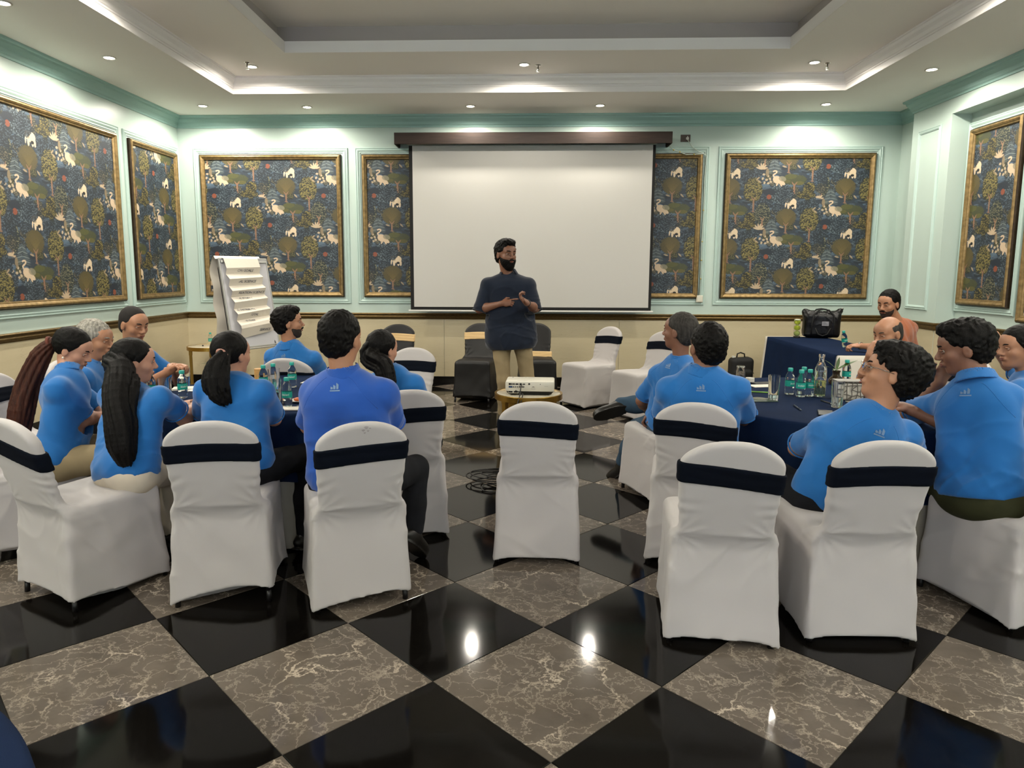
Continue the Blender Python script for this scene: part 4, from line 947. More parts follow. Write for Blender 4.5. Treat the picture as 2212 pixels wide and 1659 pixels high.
bottle(1.768, 4.47, TZ, 'teal-capped water bottle at the back of the four on the right table', rz=1.1); bottle(1.762, 4.36, TZ, 'teal-capped water bottle beside the tall glass carafe on the right table', rz=.1)
bottle(2.207, 4.86, TZ, 'single teal-capped bottle behind the plant vase on the right table', rz=.9); bottle(2.40, 4.42, TZ, 'teal-capped bottle between the young man with glasses and the man leaning on his fist', rz=2)
bottle(-1.635, 4.36, TZ, 'teal-capped bottle nearest the low-ponytail woman on the left table', rz=.4); bottle(-1.60, 4.44, TZ, 'teal-capped bottle just behind the leftmost one on the left table', rz=1.4)
bottle(-1.505, 4.52, TZ, 'tallest-looking teal-capped bottle in front of the far chair on the left table', rz=.2); bottle(-1.318, 3.86, TZ, 'teal-capped bottle with its label turned to the camera beside the big man', rz=-.05)
bottle(-2.03, 4.10, TZ, 'teal-capped bottle between the woman with long black hair and the low-ponytail woman', rz=.8); bottle(-2.18, 4.02, TZ, 'teal-capped bottle nearly hidden behind the long-haired woman', rz=.1)
bottle(-4.06, 9.02, .552, 'teal-capped bottle on the brass side table by the flip chart', rz=.3)
def tumbler(x, y, z, r, h, fill, label, group='clear drinking glasses', flip=False):
    t = empty('glass_tumbler', (x, y, z)); tag(t, label, 'glass', group)
    pr2 = [(r*.80, 0), (r*.86, .004), (r, h), (r-.0018, h), (r*.86-.0018, .012), (r*.2, .011), (.0005, .011)]
    if flip: pr2 = [(a, h-b) for a, b in pr2]
    MB().lathe(pr2, 28, cap=False).lathe([(.0005, h if flip else 0), (r*.80, h if flip else 0)], 28, cap=False).build('glass', M_GLASS, t, True, 40)
    if fill: MB().lathe([(r*.86-.0022, .0125), (r*.86-.0022+(r-r*.86)*fill, h*fill), (.0005, h*fill)], 28, cap=False).lathe([(.0005, .0125), (r*.86-.0022, .0125)], 28, cap=False).build('water', M_WATER, t, True, 40)
    return t
tumbler(1.493, 4.21, TZ, .034, .150, .22, 'tall clear glass with a little water beside the green pen'); tumbler(1.775, 4.00, TZ, .034, .150, .40, 'half-full clear glass in front of the lattice napkin box')
tumbler(1.53, 4.98, TZ, .032, .105, 0, 'upturned glass on the far side of the right table', flip=True); tumbler(-2.21, 4.50, TZ, .036, .125, .55, 'clear glass of water in front of the plant on the left table')
tumbler(-2.20, 4.22, TZ, .040, .10, .0, 'wide clear glass beside the long-haired woman'); tumbler(-1.44, 4.02, TZ, .034, .135, .5, 'clear glass next to the bottle beside the big man'); tumbler(-1.50, 4.17, TZ, .036, .17, .3, 'tall clear glass between the bottles on the left table')
def carafe(x, y, label, cork=False):
    t = empty('glass_carafe', (x, y, TZ)); tag(t, label, 'carafe', 'glass carafes')
    MB().lathe([(.030, 0), (.034, .004), (.035, .15), (.033, .178), (.022, .205), (.015, .220), (.0145, .243), (.0172, .245), (.0172, .262), (.0130, .262), (.0122, .222), (.0315, .175), (.0325, .012), (.0005, .010)], 32, cap=False).lathe([(.0005, 0), (.030, 0)], 32, cap=False).build('glass', M_GLASS, t, True, 40)
    MB().lathe([(.0005, .0125), (.0318, .0125), (.0322, .105), (.0005, .105)], 28, cap=False).build('water', M_LIQ, t, True, 40)
    return t
bottle(3.275, 7.28, TZ+.004, 'teal-capped water bottle tilted in the hand of the man in orange', tiltM=(0, -.2, .3))
carafe(1.815, 4.335, 'tall glass carafe half full of greenish water beside the four bottles')
def disc(x, y, z, r, h, m, name, label, cat, group=None): o = MB().lathe([(r-.001, 0), (r, .001), (r, h-.001), (r-.001, h)], 28).build(name, m, None, True, 40); o.location = (x, y, z); return tag(o, label, cat, group)
disc(2.02, 4.94, TZ, .045, .010, M_CORK, 'coaster', 'round pale wooden coaster behind the carafe', 'coaster', 'wooden coasters'); disc(2.36, 5.00, TZ, .045, .010, M_CORK, 'coaster', 'round pale wooden coaster by the balding man', 'coaster', 'wooden coasters'); disc(-1.82, 4.78, TZ, .034, .085, M_CORK, 'wooden_cup', 'pale wooden cup behind the bottles on the left table', 'cup')
# vases with leafy sprigs
M_VASE = mat('smoked_brown_glass', '5a4a36', .06, trans=.75, ior=1.45); M_LEAF = mat('fresh_green_leaf', '3c5a1c', .4, var=(30, .25)); M_STEM = mat('leaf_stem', '4f6b2c', .5)
def leaf(mb, p, d, L_, w_, droop, up=(0, 0, 1)):
    d = Vector(d).normalized(); s_ = d.cross(Vector(up)).normalized(); n = 7; V = []; F = []
    for i in range(n+1):
        u = i/n; c = Vector(p)+d*L_*u+Vector((0, 0, 1))*(-droop*L_*u*u); ww = w_*math.sin(math.pi*min(u*1.02+.02, 1))**.8
        for k, q in ((-1, .0), (0, -.18), (1, .0)): V.append(c+s_*ww*k+Vector((0, 0, 1))*q*ww)
    for i in range(n):
        for k in range(2): a = i*3+k; F.append((a, a+1, a+4, a+3))
    nV = len(V); return mb.add(V+[v+Vector((0, 0, -.0008)) for v in V], F+[tuple(reversed([q+nV for q in f])) for f in F])
def vase(x, y, label, leaves):
    t = empty('plant_vase', (x, y, TZ)); tag(t, label, 'plant', 'leafy sprigs in smoked vases')
    MB().lathe([(.034, 0), (.044, .006), (.048, .025), (.042, .042), (.030, .054), (.024, .062), (.022, .078), (.026, .090), (.026, .094), (.021, .092), (.018, .070), (.0005, .066)], 28, cap=False).lathe([(.0005, 0), (.034, 0)], 28, cap=False).build('vase', M_VASE, t, True, 40)
    MB().tube([(.0, .0, .02), (.004, 0, .07), (0, 0, .11)], .003, 6).build('stem', M_STEM, t, True)
    for d, L_, w_, dr in leaves: leaf(MB(), (0, 0, .10), d, L_, w_, dr).build('leaf', M_LEAF, t, True)
vase(2.13, 4.84, 'green leafy sprig in a smoked brown vase on the right table', [((1, .1, .62), .17, .020, .15), ((-1, -.1, .50), .13, .022, .25), ((-.7, .3, .9), .12, .014, .25), ((.25, .2, 1), .09, .012, .0), ((-.4, -.6, .35), .09, .016, .4)])
vase(-2.12, 4.80, 'green leafy sprig in a dark vase on the left table', [((-.35, 0, 1), .15, .014, .0), ((-1, .1, .45), .14, .012, .35), ((.6, .1, 1), .15, .010, .1), ((-.7, -.3, .2), .09, .020, .5), ((.9, 0, .6), .08, .012, .2)])
# lattice napkin box
M_LAT = mat('grey_laminate', '8d8a84', .5); M_LATD = mat('dark_lattice', '5b5650', .5)
t = empty('napkin_box', (1.96, 4.27, TZ), math.radians(-4)); tag(t, 'white and grey napkin box with an irregular lattice front on the right table', 'napkin box')
MB().box((-.085, -.045, .0), (.085, .045, .006), .001).box((-.085, -.045, .006), (-.081, .045, .115)).box((.081, -.045, .006), (.085, .045, .115)).box((-.085, .041, .006), (.085, .045, .115)).box((-.085, -.045, .110), (.085, .045, .116), .001).build('box', M_LAT, t)
MB().box((-.074, -.036, .006), (.074, .034, .100), .003).build('napkins', M_WPAP, t)
lt = MB(); rg = random.Random(3); P_ = [[(-.082+i*.0273+rg.uniform(-.008, .008)*(0 < i < 6), .004+j*.0265+rg.uniform(-.007, .007)*(0 < j < 4)) for i in range(7)] for j in range(5)]
for j in range(5):
    for i in range(7):
        for (a, b) in ((i+1, j), (i, j+1), (i+1, j+1)):
            if a < 7 and b < 5 and not ((a == i+1 and b == j+1) and rg.random() < .6) and not (rg.random() < .18 and 0 < i < 6 and 0 < j < 4):
                p, q = P_[j][i], P_[b][a]; lt.tube([(p[0], -.0465, p[1]), (q[0], -.0465, q[1])], .0028, 4)
lt.build('lattice', M_LATD, t)
o = MB().box((-.12, -.06, 0), (.12, .06, .006), .002).build('acrylic_tray', mat('frosted_acrylic', 'b5b5b0', .25, trans=.6), None); o.location = (2.02, 4.12, TZ); tag(o, 'low frosted tray in front of the napkin box', 'tray')
# pens, phones, pads, plates
def pen(x0, y0, x1, y1, c, label, tip=None, z=TZ):
    a, b = Vector((x0, y0, z+.0045)), Vector((x1, y1, z+.0045)); t = empty('pen', a); tag(t, label, 'pen', 'pens on the tables'); d = b-a
    MB().tube([(0, 0, 0), d*.78], .0042, 8).build('barrel', mat('pen_'+c, c, .4), t, True); MB().tube([d*.78, d*.95, d], [.0040, .0032, .0008], 8).build('tip', mat('pen_tip_'+(tip or c), tip or c, .4), t, True)
pen(1.44, 4.48, 1.585, 4.44, '6f9f3a', 'green pencil with white end beside the tall glass', 'c8c4b8'); pen(1.548, 4.03, 1.530, 3.87, '1b2a3c', 'dark blue pen lying near the edge of the right table'); pen(1.765, 4.19, 1.785, 4.06, '15161c', 'black pen with white grip pointing at the half-full glass', 'd0d0cc')
def slab(name, x, y, rz, sx, sy, sz, m, label, cat, group=None, bev=.002, z=TZ):
    o = MB().box((-sx/2, -sy/2, 0), (sx/2, sy/2, sz), bev).build(name, m, None); o.location = (x, y, z); o.rotation_euler = (0, 0, rz); return tag(o, label, cat, group)
slab('phone', 1.64, 4.83, .25, .15, .075, .009, M_PB, 'black phone lying on the far side of the right table', 'phone'); slab('phone', 1.63, 3.80, -.35, .075, .15, .009, M_PB, 'black phone near the young man with glasses', 'phone')
slab('note_pad', 1.60, 4.73, .2, .16, .10, .004, M_WPAP, 'white note pad half under the phone on the right table', 'note pad', 'note pads', .0008)
slab('note_card', 1.425, 4.20, .1, .15, .11, .003, mat('dark_green_card', '3a4a40', .5), 'dark folded card under the disc beside the tall glass', 'card', None, .0008); disc(1.42, 4.235, TZ+.003, .045, .002, mat('olive_disc', '5e6250', .35), 'paper_disc', 'flat olive disc lying on the dark card', 'disc')
disc(1.575, 5.03-.12, TZ, .030, .03, mat('white_ceramic', 'cfccc4', .2), 'small_bowl', 'small white bowl beside the upturned glass', 'bowl')
slab('note_pad', -1.27, 3.79, .1, .12, .09, .006, M_WPAP, 'white note pad in front of the bottle beside the big man', 'note pad', 'note pads', .0008); slab('note_pad', -1.40, 4.72, -.1, .20, .10, .004, M_WPAP, 'white sheet at the far edge of the left table', 'note pad', 'note pads', .0008)
slab('note_pad', -2.17, 4.40, .3, .13, .10, .012, M_WPAP, 'stack of white paper beside the plant on the left table', 'note pad', 'note pads', .0008); slab('note_pad', -2.05, 4.36, -.2, .12, .09, .004, M_WPAP, 'white sheet left of the low-ponytail woman', 'note pad', 'note pads', .0008)
slab('note_pad', 2.44, 4.60, .4, .16, .11, .004, M_WPAP, 'white sheet in front of the man leaning on his fist', 'note pad', 'note pads', .0008)
t = empty('snack_plate', (-1.30, 4.00, TZ)); tag(t, 'small white plate with an orange snack beside the big man', 'plate'); MB().lathe([(.025, 0), (.03, .003), (.055, .012), (.054, .014), (.03, .006), (.0005, .005)], 28, cap=False).build('plate', mat('white_ceramic', 'cfccc4', .2), t, True)
MB().ell((0, 0, .016), (.028, .02, .012)).build('snack', mat('orange_snack', 'b0562a', .6), t, True)
o = MB().lathe([(.012, 0), (.02, .004), (.02, .006), (.012, .004)], 20, cap=False).build('small_dish', M_PB, None, True); o.location = (-1.245, 3.86, TZ); tag(o, 'tiny black dish at the table edge beside the big man', 'dish')
o = MB().ell((0, 0, .009), (.012, .010, .009)).build('candy', M_PB, None, True); o.location = (-4.11, 8.90, .551); tag(o, 'small black object beside the bottle on the brass side table', 'trinket')
POSE = {
    'ponytail': dict(pel=(-2.494, 3.62, 0.462), neck=(-2.467, 3.72, 0.977), head=(-2.485, 3.8, 1.077), face=(0.93, 0.12, -0.42), shR=(-2.41, 3.55, 0.924), elR=(-2.374, 3.68, 0.717), wrR=(-2.395, 3.9, 0.693), shL=(-2.585, 3.9, 0.892), elL=(-2.5, 4.01, 0.688), wrL=(-2.333, 3.86, 0.712)),
    'grey': dict(pel=(-2.775, 4.25, 0.43), neck=(-2.717, 4.3, 0.938), head=(-2.678, 4.33, 1.075), face=(0.97, -0.05, -0.12), shR=(-2.643, 4.12, 0.897), elR=(-2.646, 4.3, 0.694), wrR=(-2.7, 4.54, 0.636), shL=(-2.822, 4.5, 0.865), elL=(-2.829, 4.7, 0.676), wrL=(-2.655, 4.52, 0.672)),
    'buzz': dict(pel=(-2.69, 4.78, 0.499), neck=(-2.711, 4.78, 0.982), head=(-2.667, 4.75, 1.145), face=(0.85, -0.38, -0.25), shR=(-2.718, 4.66, 0.923), elR=(-2.52, 4.57, 0.749), wrR=(-2.307, 4.51, 0.868), shL=(-2.655, 4.9, 0.917), elL=(-2.46, 4.93, 0.721), wrL=(-2.388, 4.73, 0.846)),
    'longhair': dict(pel=(-1.957, 3.32, 0.53), neck=(-1.978, 3.48, 0.915), head=(-1.982, 3.52, 1.05), face=(0.8, 0.55, -0.12), shR=(-1.779, 3.36, 0.914), elR=(-1.753, 3.54, 0.751), wrR=(-1.779, 3.76, 0.803), shL=(-2.208, 3.66, 0.863), elL=(-2.157, 3.83, 0.688), wrL=(-1.931, 3.92, 0.753), knR=(-1.916, 3.7, 0.426)),
    'tail': dict(pel=(-1.412, 3.36, 0.549), neck=(-1.464, 3.48, 0.976), head=(-1.475, 3.52, 1.089), face=(0.42, 0.9, -0.05), shL=(-1.609, 3.5, 0.932), elL=(-1.702, 3.64, 0.746), wrL=(-1.717, 3.86, 0.74), shR=(-1.292, 3.42, 0.941), elR=(-1.296, 3.58, 0.75), wrR=(-1.374, 3.79, 0.77)),
    'beard': dict(pel=(-1.805, 5.5, 0.479), neck=(-1.827, 5.45, 0.952), head=(-1.825, 5.45, 1.108), face=(0.93, 0.33, 0.05), shL=(-1.985, 5.5, 0.861), elL=(-2.065, 5.66, 0.651), wrL=(-2.042, 5.87, 0.52), shR=(-1.622, 5.4, 0.858), elR=(-1.589, 5.57, 0.643), wrR=(-1.663, 5.8, 0.575)),
    'big': dict(pel=(-0.824, 3.3, 0.516), neck=(-0.855, 3.3, 1.053), head=(-0.861, 3.32, 1.191), face=(0.32, 0.94, -0.08), shL=(-1.003, 3.34, 0.956), elL=(-1.084, 3.49, 0.735), wrL=(-1.102, 3.74, 0.757), shR=(-0.658, 3.3, 0.962), elR=(-0.651, 3.46, 0.735), wrR=(-0.76, 3.68, 0.772), knR=(-0.553, 3.55, 0.502), anR=(-0.56, 3.5, 0.176), hipR=(-0.683, 3.33, 0.509)),
    'clips': dict(pel=(-0.646, 4.12, 0.502), neck=(-0.803, 4.15, 0.93), head=(-0.837, 4.18, 1.046), face=(0.55, 0.83, -0.1), shL=(-0.968, 4.22, 0.857), elL=(-1.046, 4.35, 0.665), wrL=(-1.005, 4.57, 0.622), shR=(-0.643, 4.08, 0.881), elR=(-0.602, 4.22, 0.68), wrR=(-0.676, 4.43, 0.683)),
    'crossed': dict(pel=(0.96, 4.62, 0.492), neck=(1.033, 4.62, 0.964), head=(1.012, 4.62, 1.128), face=(-0.78, 0.62, 0.05), shL=(0.912, 4.72, 0.858), elL=(0.823, 4.85, 0.632), wrL=(0.908, 5.06, 0.519), shR=(1.073, 4.45, 0.903), elR=(1.122, 4.59, 0.671), wrR=(0.898, 4.66, 0.583), knR=(0.948, 5.02, 0.582), anR=(0.702, 5.12, 0.55), toeR=(0.511, 5.15, 0.483), knL=(0.818, 4.98, 0.41), anL=(0.744, 5.12, 0.115), toeL=(0.643, 5.2, 0.013)),
    'arms': dict(pel=(0.954, 3.74, 0.563), neck=(0.951, 3.74, 1.002), head=(0.973, 3.76, 1.118), face=(-0.22, 0.97, 0.0), shL=(0.785, 3.78, 0.915), elL=(0.781, 3.94, 0.696), wrL=(0.908, 4.15, 0.695), shR=(1.115, 3.68, 0.934), elR=(1.216, 3.82, 0.726), wrR=(1.261, 4.07, 0.742)),
    'glasses': dict(pel=(1.398, 3.12, 0.494), neck=(1.547, 3.1, 0.922), head=(1.593, 3.1, 1.072), face=(-0.9, 0.38, 0.25), up=(0.38, 0.0, 1.0), shL=(1.354, 3.14, 0.829), elL=(1.322, 3.37, 0.679), wrL=(1.526, 3.49, 0.611), shR=(1.713, 3.14, 0.822), elR=(1.84, 3.3, 0.631), wrR=(1.801, 3.54, 0.589)),
    'fist': dict(pel=(2.076, 3.17, 0.487), neck=(2.072, 3.28, 1.05), head=(2.044, 3.34, 1.164), face=(-0.85, 0.42, -0.25), shL=(2.028, 3.4, 0.924), elL=(1.979, 3.64, 0.794), wrL=(2.051, 3.51, 0.993), shR=(2.17, 3.2, 0.983), elR=(2.157, 3.33, 0.739), wrR=(1.919, 3.52, 0.844), knL=(2.071, 3.62, 0.473), anL=(2.033, 3.6, 0.08)),
    'edge': dict(pel=(2.784, 3.85, 0.531), neck=(2.727, 3.88, 0.981), head=(2.656, 3.88, 1.116), face=(-0.97, -0.05, -0.12), shL=(2.571, 3.72, 0.925), elL=(2.41, 3.58, 0.801), wrL=(2.473, 3.78, 0.885), shR=(2.912, 4.05, 0.895), elR=(2.927, 4.29, 0.94), wrR=(2.762, 4.21, 1.067)),
    'bald': dict(pel=(2.806, 5.2, 0.452), neck=(2.653, 5.12, 0.922), head=(2.586, 5.1, 1.083), face=(-0.88, -0.35, -0.22), shR=(2.655, 5.28, 0.782), elR=(2.438, 5.12, 0.746), wrR=(2.415, 4.98, 0.953), shL=(2.713, 5.0, 0.839), elL=(2.526, 4.85, 0.699), wrL=(2.313, 4.73, 0.719)),
    'orange': dict(pel=(3.811, 7.05, 0.561), neck=(3.616, 6.98, 1.057), head=(3.496, 6.93, 1.211), face=(-0.8, -0.55, -0.18), shL=(3.495, 6.8, 0.982), elL=(3.326, 6.65, 0.821), wrL=(3.255, 6.89, 0.848), shR=(3.884, 7.25, 0.984), elR=(3.826, 7.42, 0.775), wrR=(3.595, 7.33, 0.782)),
    'presenter': dict(pel=(-0.117, 6.95, 0.811), neck=(-0.153, 6.97, 1.508), head=(-0.17, 6.93, 1.673), face=(0.55, -0.83, -0.05), shR=(-0.346, 6.95, 1.409), elR=(-0.425, 6.9, 1.15), wrR=(-0.205, 6.8, 1.21), shL=(0.052, 6.97, 1.41), elL=(0.115, 6.87, 1.163), wrL=(0.037, 6.64, 1.222), hipR=(-0.213, 6.95, 0.764), hipL=(-0.016, 6.98, 0.762), knR=(-0.188, 6.92, 0.445), anR=(-0.179, 6.98, 0.102), toeR=(-0.209, 6.78, 0.087), knL=(0.051, 7.0, 0.435), anL=(0.111, 7.1, 0.143), toeL=(0.201, 6.95, 0.126)),
}
# ---------------------------------------------------------------- people
SK = dict(tan='a5765a', brown='7a5340', fair='b08068', dark='5e3a2a')
def skin_mat(k): return mat('skin_'+k, SK[k], .48, sss=.08, var=(30, .06), bump=(260, .15, .0008))
M_SHIRT = mat('blue_polo_fabric', '1a61a2', .78, sheen=.25, bump=(420, .25, .0006), var=(9, .05), spec=.25)
M_SHIRT_D = mat('deep_blue_polo_fabric', '1c4b9c', .78, sheen=.25, bump=(420, .25, .0006), var=(9, .05), spec=.25)
M_NAVY = mat('navy_kurta_fabric', '151d2c', .85, sheen=.2, bump=(300, .3, .0008), var=(14, .1), spec=.2)
M_ORANGE = mat('orange_cotton', '96583b', .85, sheen=.2, bump=(300, .2, .0006), var=(14, .06), spec=.2)
M_KHAKI = mat('khaki_cotton', '8f7f62', .85, bump=(200, .2, .0006), var=(12, .06), spec=.2)
M_BEIGE = mat('pale_beige_cotton', 'c2b7a5', .85, bump=(200, .2, .0006), var=(10, .05), spec=.2)
M_BLACKT = mat('black_trouser_cloth', '15161a', .85, bump=(200, .3, .0006), var=(12, .2), spec=.2)
M_DENIM = mat('blue_denim', '34485a', .85, bump=(500, .3, .0006), var=(10, .22), spec=.2)
M_OLIVE = mat('olive_cotton', '32331f', .85, bump=(200, .3, .0006), var=(12, .1), spec=.2)
M_SHOE = mat('black_leather', '14120f', .4, bump=(90, .2, .001))
M_SOLE = mat('dark_rubber', '1c1b1a', .7)
M_EYEW = mat('eye_white', '9d958c', .3); M_IRIS = mat('dark_brown_iris', '1d120c', .15)
M_LIP = mat('lip_skin', '7a4438', .45)
def hair_mat(name, c, rough=.55): return mat(name, c, rough, bump=(330, .8, .003), var=(90, .45), stretch=(1, 1, .10), spec=.14)
M_HB = hair_mat('black_hair', '0a0807'); M_HBR = hair_mat('brown_hennaed_hair', '3c2016', .38)
M_HG = hair_mat('grey_white_hair', '8d8980', .6); M_HSP = hair_mat('greying_dark_hair', '35322f', .6); M_HX = mat('shaved_dark_hair', '1a1614', .9, bump=(400, .5, .001))
M_LOGO = mat('grey_reflective_print', '5f7c9f', .5)
M_STUB = mat('dark_stubble', '2c211b', .8, bump=(400, .6, .001))
M_SCRUN = mat('dusty_pink_elastic', 'a5796b', .8); M_GOLD_J = mat('gold_jewellery', 'c9a24e', .25, metal=1); M_SILV = mat('silver_metal', 'b8b8b4', .25, metal=1)
M_CLIP = mat('tortoise_clip', '4a1f14', .3)

def frame_of(fwd, up=(0, 0, 1)):
    f = unit(fwd); u = np.asarray(up, float); r = unit(np.cross(f, u)); u = np.cross(r, f)
    return np.array([r, f, u])                # rows: right, forward, up
def hand(S, wr, d, n, side, s=1.0, curl=.5, point=False, k=.006):
    """palm, four unequal bent fingers and a thumb; d = wrist->knuckles, n = palm normal, side = +1 right hand"""
    d = unit(d); n = unit(np.asarray(n) - np.dot(n, d)*d); x = np.cross(d, n)*side      # x points to the thumb side
    wr = np.asarray(wr, float)
    P = lambda a, b, c: wr + (d*a + x*b + n*c)*s
    S.ell(P(.05, 0, 0), (.047*s, .040*s, .017*s), np.array([d, x, n]), k=.012)
    S.cone(P(-.01, 0, 0), P(.03, .004, 0), .025*s, .026*s, k=.015)
    ls = (.040, .046, .042, .032)
    for i, (off, L) in enumerate(zip((.029, .010, -.010, -.028), ls)):
        c = curl*(.9+.12*i)
        if point and i == 0: c = .08
        b = P(.088-.004*abs(i-1.2), off, 0); a1 = c*.9; a2 = c*2.1; a3 = c*2.9
        q = b; r = .0088 if i < 3 else .0078
        for ang, l, r1, r2 in ((a1, L, r, r*.95), (a2, L*.62, r*.95, r*.9), (a3, L*.5, r*.9, r*.78)):
            e = q + (d*math.cos(ang) + n*math.sin(ang) + x*off*.8)*l*s
            S.cone(q, e, r1*s, r2*s, k=k); q = e
    t0 = P(.022, .030, .004); t1 = t0+(d*.62+x*.62+n*.30)*.042*s; t2 = t1+(d*.85+x*.05+n*.50)*.033*s
    S.cone(t0, t1, .013*s, .0105*s, k=.012); S.cone(t1, t2, .0105*s, .0085*s, k=k)

def person(key, label, group=None, skin='tan', shirt=M_SHIRT, pants=M_BLACKT, hair='short', hairmat=None, build=1.0, hs=1.0, female=False,
           beard=None, seated=True, sleeve=.76, h=.006, logo=True, collar=True, hands=None, shirt_len=.0, bellyf=0.0, rest_z=None, fold_seed=1, logo_up=-.085, loose=0.0):
    J = {k: np.array(v, float) for k, v in POSE[key].items()}
    hairmat = hairmat or M_HB
    ms = skin_mat(skin)
    if seated: J['pel'][2] = max(J['pel'][2], .515)
    root = empty('person', (J['pel'][0], J['pel'][1], 0.0)); tag(root, label, 'person', group)
    def put(o):                                 # meshes are in world coordinates: bring them into the person's frame
        o.parent = root; o.matrix_parent_inverse = Matrix.Translation(-Vector((J['pel'][0], J['pel'][1], 0.0))); return o
    fs = .92 if female else 1.0
    X = unit(J['shR']-J['shL']); U = unit(J['neck']-J['pel']); Fw = unit(np.cross(U, X)); X = np.cross(Fw, U)
    T = np.array([X, Fw, U])
    face = unit(J['face']); H = frame_of(face, J.get('up', (0, 0, 1)))
    hc = J['head']; e = hs*fs*1.0
    L = lambda x, y, z: hc + (H[0]*x + H[1]*y + H[2]*z)*e
    # legs
    hw = .092*build
    hf = unit(np.array([Fw[0], Fw[1], 0]))
    hx = unit(np.array([X[0], X[1], 0]))
    for s_, sg in (('L', -1), ('R', 1)):
        J.setdefault('hip'+s_, J['pel'] + hx*sg*hw - np.array([0, 0, .015]))
        if 'kn'+s_ not in J:
            kd = unit(hf+hx*sg*.16); J['kn'+s_] = J['hip'+s_] + kd*.40*(.95 if female else 1); J['kn'+s_][2] = .53
        if 'an'+s_ not in J: J['an'+s_] = J['kn'+s_] + hf*(-.03) ; J['an'+s_][2] = .085
        if 'toe'+s_ not in J: J['toe'+s_] = J['an'+s_] + unit(hf+hx*sg*.2)*.17; J['toe'+s_][2] = .03
    # ---- skin: one continuous body
    S = SDF(h)
    sh_mid = (J['shL']+J['shR'])/2
    chest = J['pel']*.30+J['neck']*.70+Fw*.005; belly = J['pel']*.65+J['neck']*.35+Fw*.015
    swd = np.linalg.norm(J['shR']-J['shL'])/2
    S.ell(chest, (.125*build*fs, .085*build, .15), T, k=.05); S.ell(belly, (.12*build*fs, .085*build, .16), T, k=.05); S.ell(J['pel'], (.13*build, .09*build, .09), T, k=.05)
    nb = J['neck']
    S.cone(nb-U*.05, L(0, -.022, -.055), .054*fs*e, .050*fs*e, k=.03)
    for s_, sg in (('L', -1), ('R', 1)):
        shs = J['sh'+s_]-U*.022; S.cone(nb-U*.06, shs, .036, .032*fs, k=.03)
        S.cone(shs, J['el'+s_], .034*fs*build, .037*fs*build**.5, k=.03)
        m = J['el'+s_]*.7+J['wr'+s_]*.3
        S.cone(J['el'+s_], m, .037*fs*build**.5, .038*fs*build**.5, k=.02); S.cone(m, J['wr'+s_], .038*fs*build**.5, .024*fs, k=.02)
        S.cone(J['hip'+s_], J['kn'+s_], .055*build, .04, k=.04); S.cone(J['kn'+s_], J['an'+s_], .042, .032, k=.02); S.cone(J['an'+s_], J['an'+s_]*.6+J['toe'+s_]*.4-np.array([0, 0, .02]), .028, .018, k=.015)
        fa = unit(J['wr'+s_]-J['el'+s_]); sg2 = 1 if s_ == 'R' else -1
        hd = (hands or {}).get(s_, {}); d = hd.get('d', fa); n = hd.get('n', (0, 0, -1))
        if abs(np.dot(unit(n), unit(d))) > .9: n = (hf[0], hf[1], .1)
        hand(S, J['wr'+s_], d, n, sg2, s=.95*fs, curl=hd.get('curl', .45), point=hd.get('point', False))
    # head
    S.ell(L(0, -.012, .035), (.074*e, .096*e, .086*e), H, k=.03); S.ell(L(0, .02, -.035), (.058*e, .07*e, .075*e), H, k=.03)
    S.ell(L(0, .058, -.088), (.026*e, .022*e, .018*e), H, k=.03); S.ell(L(0, .055, .045), (.055*e, .035*e, .04*e), H, k=.03)
    for sg in (-1, 1):
        S.ell(L(sg*.040, .055, -.018), (.022*e, .022*e, .022*e), H, k=.025)
        S.cone(L(sg*.012, .083, .030), L(sg*.042, .070, .028), .009*e, .008*e, k=.015)
        S.ell(L(sg*.031, .090, .010), (.015*e, .010*e, .010*e), H, k=.012, op='sub')
        S.ell(L(sg*.076, -.008, -.004), (.009*e, .019*e, .031*e), H, k=.008); S.ell(L(sg*.087, .0, -.002), (.006*e, .010*e, .017*e), H, k=.006, op='sub')
        S.ell(L(sg*.014, .098, -.024), (.008*e, .010*e, .007*e), H, k=.008)
        S.cone(L(sg*.014, .088, .014), L(sg*.045, .076, .012), .0065*e, .0055*e, k=.006) if False else None
    S.cone(L(0, .082, .020), L(0, .109, -.018), .009*e, .011*e, k=.012)
    S.cone(L(-.017, .088, -.051), L(.017, .088, -.051), .0085*e, .0085*e, k=.012)
    S.ell(L(0, .098, -.0505), (.02*e, .006*e, .0016*e), H, k=.004, op='sub')
    me = S.mesh('body'); body = put(link('body', me, ms))
    vis = np.dot(face, unit(np.array([0, 0, 1.5])-hc)) > -.55
    for sg in (-1, 1):
        ey = MB().ell(L(sg*.031, .0735, .010), (.0125*e,)*3, n=12, m=8).build('eye', M_EYEW, None, True); put(ey)
        ir = MB().ell(L(sg*.031, .0805, .009), (.0068*e,)*3, n=10, m=6).build('iris', M_IRIS, ey, True); ir.matrix_parent_inverse = Matrix.Identity(4)
        bp = [L(sg*.013, .0945, .031), L(sg*.026, .093, .036), L(sg*.040, .083, .036), L(sg*.050, .072, .029)]
        put(MB().tube(bp, [.003*e, .0045*e, .004*e, .002*e], 6).build('eyebrow', hairmat if hair not in ('grey',) else M_HG, None, True))
        lp = [L(sg*.019, .0865, .0145), L(sg*.031, .0905, .0175), L(sg*.043, .0835, .0135)]
        lq = [L(sg*.019, .0845, .006), L(sg*.031, .0865, .0030), L(sg*.043, .0800, .006)]
        put(MB().tube(lp, [.0030*e, .0050*e, .0032*e], 6).tube(lq, [.0026*e, .0042*e, .0028*e], 6).build('eyelid', ms, None, True))
